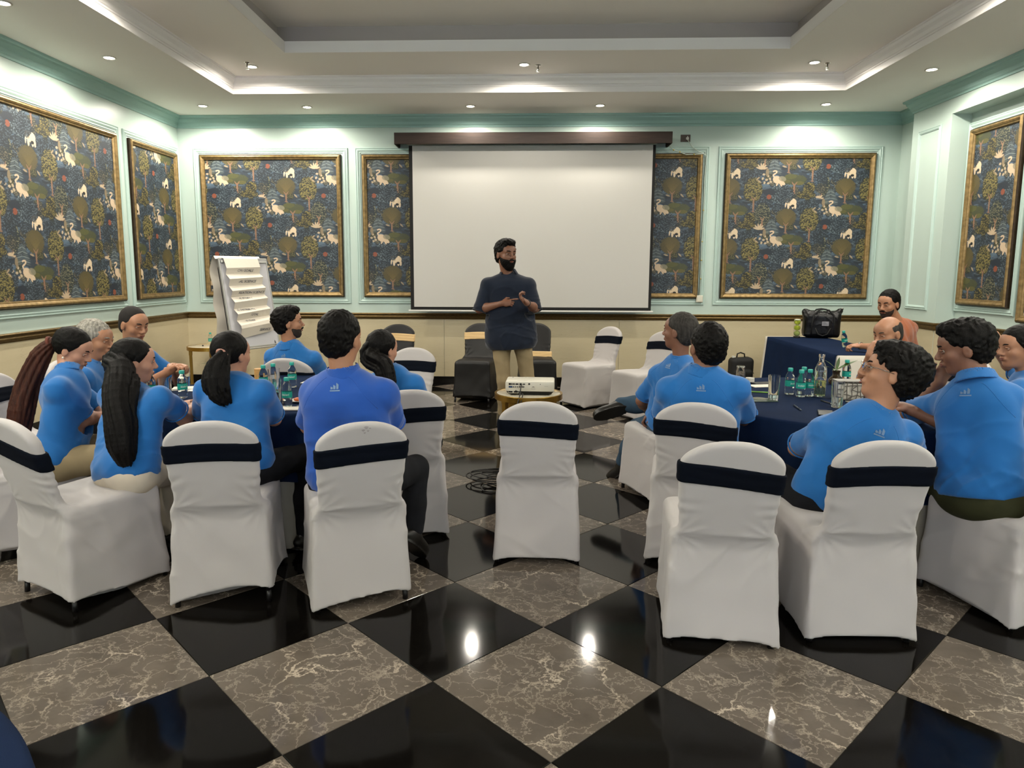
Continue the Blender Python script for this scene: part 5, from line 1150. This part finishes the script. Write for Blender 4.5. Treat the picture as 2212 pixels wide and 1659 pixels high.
    put(MB().tube([L(-.022, .088, -.051), L(-.008, .0975, -.0475), L(0, .097, -.049), L(.008, .0975, -.0475), L(.022, .088, -.051)], [.002*e, .0042*e, .0036*e, .0042*e, .002*e], 6)
        .tube([L(-.021, .0865, -.053), L(0, .0965, -.0585), L(.021, .0865, -.053)], [.002*e, .0055*e, .002*e], 6).build('lips', M_LIP, None, True))
    if beard:
        B = SDF(.0045); full = beard >= .8; th = beard*.012 if full else .0022+beard*.006
        B.ell(L(0, .022 if not full else .024, -.040), (.057*e+th, .070*e+th, .070*e+th*1.1), H, k=.02)
        B.ell(L(0, .061 if full else .058, -.088-beard*.006), (.028*e+th, .024*e+th, .020*e+th*1.5), H, k=.02)
        tuft = wob(31, 520)
        B.ell(L(0, .100, -.052), (.024*e, .018*e, .010*e), H, k=.004, op='sub')
        mz = -.030 if full else -.040
        nrm = H[2]+H[1]*(.28 if full else .42)
        put(link('beard', B.mesh('beard', cuts=[(L(0, .080, mz-.008), nrm), (L(0, .010, -.04), -H[1]*.9-H[2]*.3)], disp=lambda x, y, z: tuft(x, y, z)*.0014), hairmat if full else M_STUB))
        put(MB().tube([L(-.030, .086, -.050), L(-.018, .099, -.041), L(0, .104, -.038), L(.018, .099, -.041), L(.030, .086, -.050)], [.003*e, .0058*e, .0052*e, .0058*e, .003*e], 8).build('moustache', hairmat, None, True))
    # ---- hair
    hr = SDF(.0048); t = {'buzz': .004, 'bald': .003, 'grey': .014, 'short': .014, 'curly': .026, 'thick': .016, 'neat': .011}.get(hair, .012)
    if hair != 'bald':
        hr.ell(L(0, -.014-t*.7, .037+t*.2), (.074*e+t*.9, .096*e+t, .086*e+t*1.0), H, k=.03)
        if hair in ('short', 'thick', 'curly', 'grey', 'neat', 'buzz'): hr.ell(L(0, -.055, -.025), (.060*e+t*.7, .045*e+t*.7, .058*e), H, k=.03)
        if hair in ('thick', 'curly'): hr.ell(L(0, .035, .105+t*.2), (.062*e, .055*e, .032*e), H, k=.03)
    else:
        hr.ell(L(0, -.014, .030), (.074*e+t, .096*e+t, .080*e+t), H, k=.03); hr.ell(L(0, -.055, -.025), (.062*e, .046*e, .055*e), H, k=.03)
    if not female:
        for sg in (-1, 1): hr.ell(L(sg*.092, .008, -.016), (.034*e, .030*e, .042*e), H, k=.01, op='sub'); hr.ell(L(sg*.075, .045, .0), (.03*e, .030*e, .03*e), H, k=.02, op='sub')
    a0, b0 = (.092*e if hair != 'bald' else .040*e), .070*e
    if hair == 'thick': a0, b0 = .085*e, .084*e
    if hair == 'buzz': a0, b0 = .078*e, .088*e
    ha, hb = np.array([a0, b0]), np.array([-.004*e, -.030*e])
    if female: hb = np.array([-.010*e, -.025*e]); ha = np.array([.080*e, .088*e])
    dv = unit(ha-hb); nv = np.array([dv[1], -dv[0]])
    npl = H[1]*nv[0]+H[2]*nv[1]; ppl = hc+H[1]*ha[0]+H[2]*ha[1]
    amp = {'curly': .0042, 'thick': .0034, 'short': .0024, 'grey': .003, 'buzz': .0004, 'bald': .0005, 'neat': .0016}.get(hair, .0012)
    tw0 = wob(fold_seed+11, {'curly': 190, 'thick': 170}.get(hair, 230), 16); wq = wob(fold_seed+61, 45, 6); tf = wob(fold_seed+50, 620, 12)
    tw = lambda x, y, z: tw0(x+.012*wq(x, y, z), y+.012*wq(y, z, x), z+.012*wq(z, x, y))
    cuts = [(ppl, npl)]
    if hair in ('short', 'thick', 'curly', 'grey', 'neat', 'buzz', 'bald'): cuts.append((L(0, -.06, -.088), -H[2]+H[1]*.35))
    if hair == 'bald': cuts.append((L(0, 0, .070), H[2]*1.0+H[1]*.30))
    hm = put(link('hair', hr.mesh('hair', cuts=cuts, disp=lambda x, y, z: tw(x, y, z)*amp+tf(x, y, z)*amp*.35), hairmat))
    # ---- shirt
    sb = build*fs
    C = SDF(.0085)
    hs_ = (1.0 if not female else 1.06)
    C.ell(chest+U*.015-Fw*.005, (.142*sb, .100*build*(1.08 if female else 1), .16), T, k=.04)
    C.ell(belly+Fw*(.012+bellyf*.3), (.132*build*(1+bellyf), .108*build*(1+bellyf), .17), T, k=.04)
    C.ell(J['pel']+U*.02, (.164*build*hs_, .128*build, .118), T, k=.04)
    for sg in (-1, 1):
        C.cone(nb-U*.15+X*sg*swd*.60, J['pel']+U*(.03-shirt_len)+X*sg*(.082*build*hs_+loose), .082*build*fs**2, .088*build+loose*.5, k=.045)
    if loose: C.ell(J['pel']-U*(shirt_len*.5), (.175*build, .15*build, .20), T, k=.04)
    C.cone(nb-U*.052+X*.04, nb-U*.052-X*.04, .056, .056, k=.035)
    for s_ in 'LR':
        C.cone(nb-U*.046, J['sh'+s_]-U*.020, .048, .052*sb**.5, k=.035)
        ee = J['sh'+s_]*(1-sleeve)+J['el'+s_]*sleeve
        C.cone(J['sh'+s_]-U*.016, ee, .055*sb**.5, .060*sb**.5, k=.03)
        C.cone(J['sh'+s_]-U*.04, J['sh'+s_]*.45+(nb-U*.20)*.55, .050*sb, .070*sb, k=.035)
    w1, w2, w3 = wob(fold_seed, 16, 5), wob(fold_seed+3, 34, 6), wob(fold_seed+5, 13, 5)
    def folds(x, y, z):
        px, py, pz = x-J['pel'][0], y-J['pel'][1], z-J['pel'][2]
        u = px*U[0]+py*U[1]+pz*U[2]
        low = np.clip(1.15-u/.42, .12, 1)
        s1 = np.sin(62*u+5*w1(x, y, z)); s1 = np.sign(s1)*np.abs(s1)**1.0
        ridge = (1-np.abs(np.sin(21*u+3.2*w1(x*.8, y*.8, z*.6))))**3
        diag = (1-np.abs(np.sin(15*u+22*(px*X[0]+py*X[1])*np.sign(w1(z, x, y)*0+1)+5*w1(z*.7, x*.7, y*.7))))**3
        return -.0070*low*ridge - .0032*low*diag + .0022*low*s1*np.clip(w1(y, z, x), 0, 1) + .0026*w2(x, y, z) - .0042*(1-np.abs(np.sin(1.9*w3(x, y, z)+8*u)))**4
    cuts = [(J['pel']-U*(.055+shirt_len), -U)]
    for s_ in 'LR':
        ee = J['sh'+s_]*(1-sleeve)+J['el'+s_]*sleeve; dr = unit(J['el'+s_]-J['sh'+s_])
        cuts.append((lambda ee, dr, s0, el: (lambda Xg, Yg, Zg: np.where(((Xg-ee[0])**2+(Yg-ee[1])**2+(Zg-ee[2])**2) < .0125, (Xg-ee[0])*dr[0]+(Yg-ee[1])*dr[1]+(Zg-ee[2])*dr[2], -1.0)))(ee+dr*.03, dr, None, None))
    sm = C.mesh('shirt', cuts=cuts, disp=folds); so = put(link('shirt', sm, shirt))
    # sleeve hems and collar as their own pieces
    for s_ in 'LR':
        ee = J['sh'+s_]*(1-sleeve)+J['el'+s_]*sleeve; dr = unit(J['el'+s_]-J['sh'+s_]); q = ee+dr*.026
        a = unit(np.cross(dr, (0.1, .2, 1))); b = np.cross(dr, a); rr = .0605*sb**.5
        put(MB().tube([q+(a*math.cos(t_)+b*math.sin(t_))*rr for t_ in np.linspace(0, 2*math.pi, 24, endpoint=False)], .0045, 6, closed=True).build('sleeve_hem', shirt, None, True))
    if collar:
        nd = unit(L(0, -.022, -.06)-nb); nd = unit(nd*.7+U*.5); K = SDF(.0045); c0 = nb-nd*.040; c1 = nb+nd*.016
        c0 = nb-nd*.034; c1 = nb+nd*.020; K.cone(c0, c1, .092*fs*e**.5, .072*fs*e**.5, k=.004); K.cone(c0-nd*.02, c1+nd*.03, .086*fs*e**.5, .060*fs*e**.5, k=.004, op='sub')
        fx = Fw
        put(link('collar', K.mesh('collar', cuts=[(c1, nd), (c0, -nd), (nb+fx*.055, fx)]), shirt))
    if logo:
        bv = BVHTree.FromPolygons([v.co.copy() for v in sm.vertices], [tuple(p.vertices) for p in sm.polygons])
        base = nb+U*logo_up; lg = MB()
        def prj(a, b):
            o = base+X*a+U*b-Fw*.4; hit = bv.ray_cast(Vector(o), Vector(Fw))
            return (np.array(hit[0])-Fw*.0016) if hit[0] is not None else base+X*a+U*b-Fw*.12
        for k, (x0, ht) in enumerate(((-.021, .013), (-.008, .022), (.006, .031))):
            q = [prj(x0+.004*0, 0), prj(x0+.010, 0), prj(x0+.010-.0, ht*.55), prj(x0+.002, ht)]
            q = [prj(x0, 0), prj(x0+.0105, 0), prj(x0+.0105, ht*.62), prj(x0-.001, ht*.9)]
            q2 = [p_-Fw*.0006 for p_ in q]; lg.add(q+q2, [(0, 1, 2, 3), (7, 6, 5, 4), (0, 4, 5, 1), (1, 5, 6, 2), (2, 6, 7, 3), (3, 7, 4, 0)])
        q = [prj(-.024, -.010), prj(.024, -.010), prj(.024, -.004), prj(-.024, -.004)]; q2 = [p_-Fw*.0006 for p_ in q]
        lg.add(q+q2, [(0, 1, 2, 3), (7, 6, 5, 4), (0, 4, 5, 1), (1, 5, 6, 2), (2, 6, 7, 3), (3, 7, 4, 0)])
        put(tag(lg.build('shirt_emblem', M_LOGO, None), 'small grey three-bar emblem printed below the collar'))
        for sg in (-1, 1):
            pl = []
            for q_ in np.linspace(0, 1, 12):
                a_, b_ = sg*(.050+.105*q_*sb), -.035-.155*q_**1.4
                o_ = base+X*a_+U*(b_+.085)-Fw*.4; hit = bv.ray_cast(Vector(o_), Vector(Fw))
                if hit[0] is not None: pl.append(hit[0]+Vector(Fw)*.0006)
            if len(pl) > 3: put(MB().tube(pl, .0019, 5).build('raglan_seam', shirt, None, True))
    # ---- trousers and shoes
    Q = SDF(.009)
    Q.ell(J['pel']-U*.02, (.150*build, .115*build, .10), T, k=.05)
    tw2 = wob(fold_seed+20, 22, 5)
    for s_ in 'LR':
        Q.cone(J['hip'+s_]+np.array([0, 0, .012 if seated else 0]), J['kn'+s_], .082*build, .064, k=.05)
        md = J['kn'+s_]*.45+J['an'+s_]*.55
        Q.cone(J['kn'+s_], md, .064, .060, k=.03); Q.cone(md, J['an'+s_]+unit(J['kn'+s_]-J['an'+s_])*.02, .060, .054, k=.03)
    put(link('trousers', Q.mesh('trousers', disp=lambda x, y, z: -.004*(1-np.abs(tw2(x, y, z)))**2+.0015*w2(x, y, z)), pants))
    for s_ in 'LR':
        a, b = J['an'+s_], J['toe'+s_]; fd = unit(b-a); up = np.array([0, 0, 1.]) if abs(fd[2]) < .8 else hf
        up = J.get('up'+s_, up); FM = frame_of(fd, up); Z = SDF(.006)
        c = a+fd*.055-FM[2]*.035
        Z.ell(c, (.050, .140, .046), FM, k=.02); Z.ell(a-FM[2]*.02, (.046, .060, .062), FM, k=.02); Z.ell(c-FM[2]*.036, (.052, .146, .014), FM, k=.008); Z.ell(c+FM[1]*.07-FM[2]*.006, (.050, .070, .036), FM, k=.02)
        sh = put(link('shoe', Z.mesh('shoe', cuts=[(a-FM[2]*.072, -FM[2])]), M_SHOE))
    return root, J, L, H, e, put
# ---------------------------------------------------------------- cast
POSE['crossed']['upR'] = (.15, .85, .5); POSE['clips']['knR'] = (-.72, 4.50, .50); POSE['clips']['knL'] = (-.92, 4.46, .50); POSE['orange']['wrL'] = (3.25, 6.90, .815)
POSE['presenter']['pel'] = (-.118, 6.97, .90); POSE['presenter']['hipR'] = (-.225, 6.97, .88); POSE['presenter']['hipL'] = (-.015, 6.98, .88)
POSE['presenter']['anR'] = (-.19, 6.99, .09); POSE['presenter']['toeR'] = (-.22, 6.80, .035); POSE['presenter']['anL'] = (.08, 7.06, .09); POSE['presenter']['toeL'] = (.15, 6.90, .035)
def strands(put, pts, r0, n, m, name, seed, spread=1.0):
    """bundle of hair locks following a centre line"""
    g_ = random.Random(seed); P0 = [Vector(p) for p in pts]; P = []; R0 = []
    for i in range(len(P0)-1):
        p0, p1, p2, p3 = P0[max(i-1, 0)], P0[i], P0[i+1], P0[min(i+2, len(P0)-1)]
        for s_ in range(4):
            u = s_/4; P.append(.5*((2*p1)+(p2-p0)*u+(2*p0-5*p1+4*p2-p3)*u*u+(3*p1-p0-3*p2+p3)*u**3)); R0.append(r0[i]*(1-u)+r0[i+1]*u)
    P.append(P0[-1]); R0.append(r0[-1]); r0 = R0
    S = SDF(.0048)
    for k in range(n):
        a = g_.uniform(0, 6.28); q = g_.uniform(.15, 1)**.5; ch = []; rs = []
        a2 = a+g_.uniform(-.5, .5)
        wv_ = g_.uniform(0, 6.28); fr_ = g_.uniform(.15, .4)
        for i, p in enumerate(P):
            t_ = (P[min(i+1, len(P)-1)]-P[max(i-1, 0)]).normalized(); s1 = t_.cross(Vector((.3, 1, .2))).normalized(); s2 = t_.cross(s1)
            rr = r0[i]*q*spread*(1+.12*math.sin(wv_+i*fr_)); ang = a+(a2-a)*i/len(P); ch.append(p+(s1*math.cos(ang)+s2*math.sin(ang))*rr); rs.append(max(.003, r0[i]*.21*(1 if i < len(P)-2 else .4)))
        m_ = int(len(ch)*g_.uniform(.72, 1.0)) if k % 3 else len(ch); m_ = max(4, m_); rs[m_-1] *= .4
        S.chain(ch[:m_], rs[:m_], k=.004)
    w_ = wob(seed, 160, 5)
    return put(link(name, S.mesh(name, disp=lambda x, y, z: .0009*w_(x, y, z*.2)), m))
def ringm(put, c, ax, r, t_, m, name, flat=1.0):
    ax = unit(ax); a = unit(np.cross(ax, (.2, .3, 1))); b = np.cross(ax, a)
    return put(MB().tube([np.asarray(c)+(a*math.cos(q)+b*math.sin(q)*flat)*r for q in np.linspace(0, 2*math.pi, 20, endpoint=False)], t_, 6, closed=True).build(name, m, None, True))
GL, GRR = 'people seated at the left table', 'people seated at the right table'
r, J, L, H, e, put = person('presenter', 'standing bearded man in navy kurta and khaki trousers before the screen', None, skin='brown', shirt=M_NAVY, pants=M_KHAKI, hair='thick', beard=1.25, build=1.22, hs=1.13, sleeve=.98, logo=False, shirt_len=.085, h=.0065, bellyf=.04, loose=.035,
    hands={'R': dict(d=(.95, -.1, .12), n=(.1, .9, -.3), curl=.95, point=True), 'L': dict(d=(-.75, -.1, .62), n=(.4, -.2, .6), curl=.85)}, fold_seed=4)
ringm(put, J['wrL'], J['wrL']-J['elL'], .030, .006, M_PB, 'wrist_watch')
bt = MB()
for i in range(4): p = J['neck']*(1-.09*i-.05)+J['pel']*(.09*i+.05); p = p+np.array([0, -.138-.006*i, -.02]); bt.ell(p, (.006, .004, .006))
# left table
r, J, L, H, e, put = person('buzz', 'man with buzz cut in blue polo, hands clasped, at the left table', GL, skin='tan', hair='buzz', hairmat=M_HX, hands={'R': dict(curl=.9), 'L': dict(curl=.9)}, fold_seed=6, logo=False)
r, J, L, H, e, put = person('grey', 'grey-haired man in blue polo beside the woman with the long brown ponytail', GL, skin='tan', hair='grey', hairmat=M_HG, fold_seed=7, logo=False, build=1.05)
r, J, L, H, e, put = person('ponytail', 'woman with very long brown ponytail in blue polo looking down at the left edge', GL, skin='fair', pants=M_KHAKI, hair='female', hairmat=M_HB, female=True, fold_seed=8, build=1.1, logo=False)
B0 = L(0, -.108, .03)
B0 = np.array([-2.595, 3.79, 1.118])
strands(put, [B0+np.array([.02, 0, 0]), B0, (-2.652, 3.765, 1.045), (-2.705, 3.73, .90), (-2.727, 3.69, .752), (-2.727, 3.65, .607), (-2.70, 3.61, .49)], [.022, .026, .046, .056, .060, .050, .022], 60, M_HBR, 'ponytail', 21)
ringm(put, B0+np.array([-.01, 0, 0]), (-1, -.2, -.3), .030, .010, mat('brown_scrunchie', '5c2a1c', .8), 'scrunchie')
for sg in (1,): put(MB().ell(L(sg*.080, -.006, -.040), (.006,)*3).build('earring', mat('pearl', 'd8cfc0', .2), None, True))
r, J, L, H, e, put = person('longhair', 'woman with loose waist-length black hair in blue polo and white trousers', GL, skin='fair', pants=M_BEIGE, hair='female', hairmat=M_HB, female=True, fold_seed=9, logo=False, build=1.08, bellyf=.02, sleeve=.56)
B0 = L(0, -.075, .01); N_ = J['neck']; back = J['pel']*.5+J['neck']*.5
strands(put, [L(.0, -.05, .06), L(0, -.10, .0), (-1.990, 3.40, 1.03), (-1.945, 3.285, .915), (-1.90, 3.225, .80), (-1.885, 3.195, .70), (-1.875, 3.19, .645), (-1.87, 3.20, .60)], [.032, .050, .056, .060, .062, .058, .046, .030], 84, M_HB, 'long_hair', 22, 1.0)
strands(put, [L(.045, -.04, .03), L(.055, -.05, -.06), (-1.915, 3.37, .98), (-1.875, 3.27, .88), (-1.85, 3.23, .79)], [.022, .030, .034, .030, .014], 26, M_HB, 'side_lock', 23)
put(MB().box((-.03, -.008, -.012), (.03, .008, .012), .006, Matrix.Translation(Vector(L(.0, -.115, .03)))).build('hair_clip', M_CLIP, None, True))
ringm(put, J['wrR'], J['wrR']-J['elR'], .027, .003, M_SILV, 'bracelet')
r, J, L, H, e, put = person('tail', 'woman with a low ponytail in blue polo seen from behind at the left table', GL, skin='fair', hair='female', hairmat=M_HB, female=True, fold_seed=10, logo=False, build=1.06)
B0 = L(-.0, -.105, -.035)
B0 = np.array([-1.468, 3.415, 1.115])
strands(put, [B0+np.array([0, .03, .01]), B0, (-1.486, 3.365, 1.06), (-1.488, 3.34, .992), (-1.468, 3.325, .925), (-1.424, 3.33, .868)], [.024, .026, .050, .058, .050, .018], 60, M_HB, 'ponytail', 24)
ringm(put, B0+np.array([-.008, -.014, -.008]), (-.3, -.9, -.5), .027, .009, M_SCRUN, 'hair_tie')
r, J, L, H, e, put = person('beard', 'young man with short beard in blue polo beyond the left table', GL, skin='tan', hair='thick', hairmat=M_HB, beard=.3, fold_seed=11)
r, J, L, H, e, put = person('big', 'broad man in deep blue polo and black jeans seen from behind, nearest the aisle', GL, skin='tan', shirt=M_SHIRT_D, pants=M_BLACKT, hair='short', hairmat=M_HB, build=1.26, hs=1.06, bellyf=.08, fold_seed=12, logo_up=-.075)
r, J, L, H, e, put = person('clips', 'woman with small clips in dark hair, right of the broad man', GL, skin='fair', hair='female', hairmat=M_HB, female=True, fold_seed=13, logo=False)
strands(put, [L(0, -.07, .03), L(0, -.11, -.04), (-.808, 4.035, .975), (-.779, 4.01, .875), (-.745, 4.01, .785)], [.045, .052, .054, .048, .02], 50, M_HB, 'long_hair', 25)
for q, c in ((L(-.02, -.125, .0), M_CLIP), (L(.035, -.108, .005), M_SILV)): put(MB().ell(q, (.012, .006, .008)).tube([q, np.asarray(q)+np.array([-.02, .0, .006])], .003).build('hair_clip', c, None, True))
# right table
r, J, L, H, e, put = person('crossed', 'man with greying hair, blue polo and jeans, sitting with crossed legs', GRR, skin='brown', pants=M_DENIM, hair='neat', hairmat=M_HSP, hands={'L': dict(curl=.9), 'R': dict(curl=.9)}, fold_seed=14, logo_up=-.07)
r, J, L, H, e, put = person('arms', 'black-haired man in blue polo with folded arms, seen from behind at the right table', GRR, skin='brown', hair='short', hairmat=M_HB, build=1.12, fold_seed=15, hs=1.04)
r, J, L, H, e, put = person('glasses', 'young man with bushy black hair and glasses in blue polo, head tipped back', GRR, skin='tan', hair='curly', hairmat=M_HB, build=1.08, shirt_len=.03, fold_seed=16, hs=1.04)
M_SPEC = mat('thin_metal_frame', '8e8e8a', .25, metal=1)
for sg in (-1, 1):
    cs = [L(sg*.033+.023*math.cos(a), .106-.004*abs(math.cos(a)), .010+.018*math.sin(a)) for a in np.linspace(0, 2*math.pi, 20, endpoint=False)]
    g2 = put(MB().tube(cs, .0014, 6, closed=True).build('glasses_rim', M_SPEC, None, True))
    put(MB().tube([L(sg*.056, .102, .014), L(sg*.080, .06, .014), L(sg*.083, -.005, .010)], .0015, 6).build('glasses_temple', M_SPEC, None, True))
    put(MB().add([tuple(c) for c in cs]+[tuple(L(sg*.033, .1065, .010))], [(i, (i+1) % 20, 20) for i in range(20)]).build('lens', mat('spectacle_lens', 'f0f4f4', .02, trans=1, ior=1.05), None))
put(MB().tube([L(-.011, .107, .013), L(0, .112, .017), L(.011, .107, .013)], .0014, 6).build('glasses_bridge', M_SPEC, None, True))
r, J, L, H, e, put = person('fist', 'man in blue polo and olive trousers resting his cheek on his fist', GRR, skin='brown', pants=M_OLIVE, hair='thick', hairmat=M_HB, build=1.10, shirt_len=-.055, fold_seed=17, hs=1.03, hands={'L': dict(d=(.25, -.1, .95), n=(-.3, -.9, .1), curl=1.1), 'R': dict(curl=.6)})
r, J, L, H, e, put = person('edge', 'woman with dark pinned hair in profile at the right photo edge', GRR, skin='tan', hair='female', hairmat=M_HB, female=True, fold_seed=18, logo=False, hands={'R': dict(d=(.3, 0, .9), curl=1.0)})
strands(put, [L(0, -.09, -.02), L(0, -.115, -.06), L(0, -.10, -.10), L(0, -.09, -.15)], [.035, .045, .042, .02], 18, M_HB, 'hair_bun', 26)
put(MB().ell(L(-.082, -.004, -.040), (.006, .006, .010)).build('earring', M_GOLD_J, None, True))
r, J, L, H, e, put = person('bald', 'balding man in blue polo beyond the right table, wearing a bracelet', GRR, skin='tan', hair='bald', hairmat=M_HSP, fold_seed=19, logo=False, hands={'R': dict(d=(.35, -.05, .9), n=(.7, .3, -.2), curl=1.1)})
ringm(put, J['wrR']*.65+J['elR']*.35, J['wrR']-J['elR'], .034, .006, M_SILV, 'bracelet')
r, J, L, H, e, put = person('orange', 'man in orange T-shirt with moustache and beard at the rectangular table, holding a bottle', 'man at the rectangular table', skin='tan', shirt=M_ORANGE, hair='neat', hairmat=M_HB, beard=.25, fold_seed=20, logo=False, collar=False, hs=1.08, build=1.1, hands={'L': dict(d=(-.95, .2, .02), n=(.1, .2, -.9), curl=.75)})
ringm(put, J['wrL'], J['wrL']-J['elL'], .031, .006, M_SILV, 'wrist_watch')
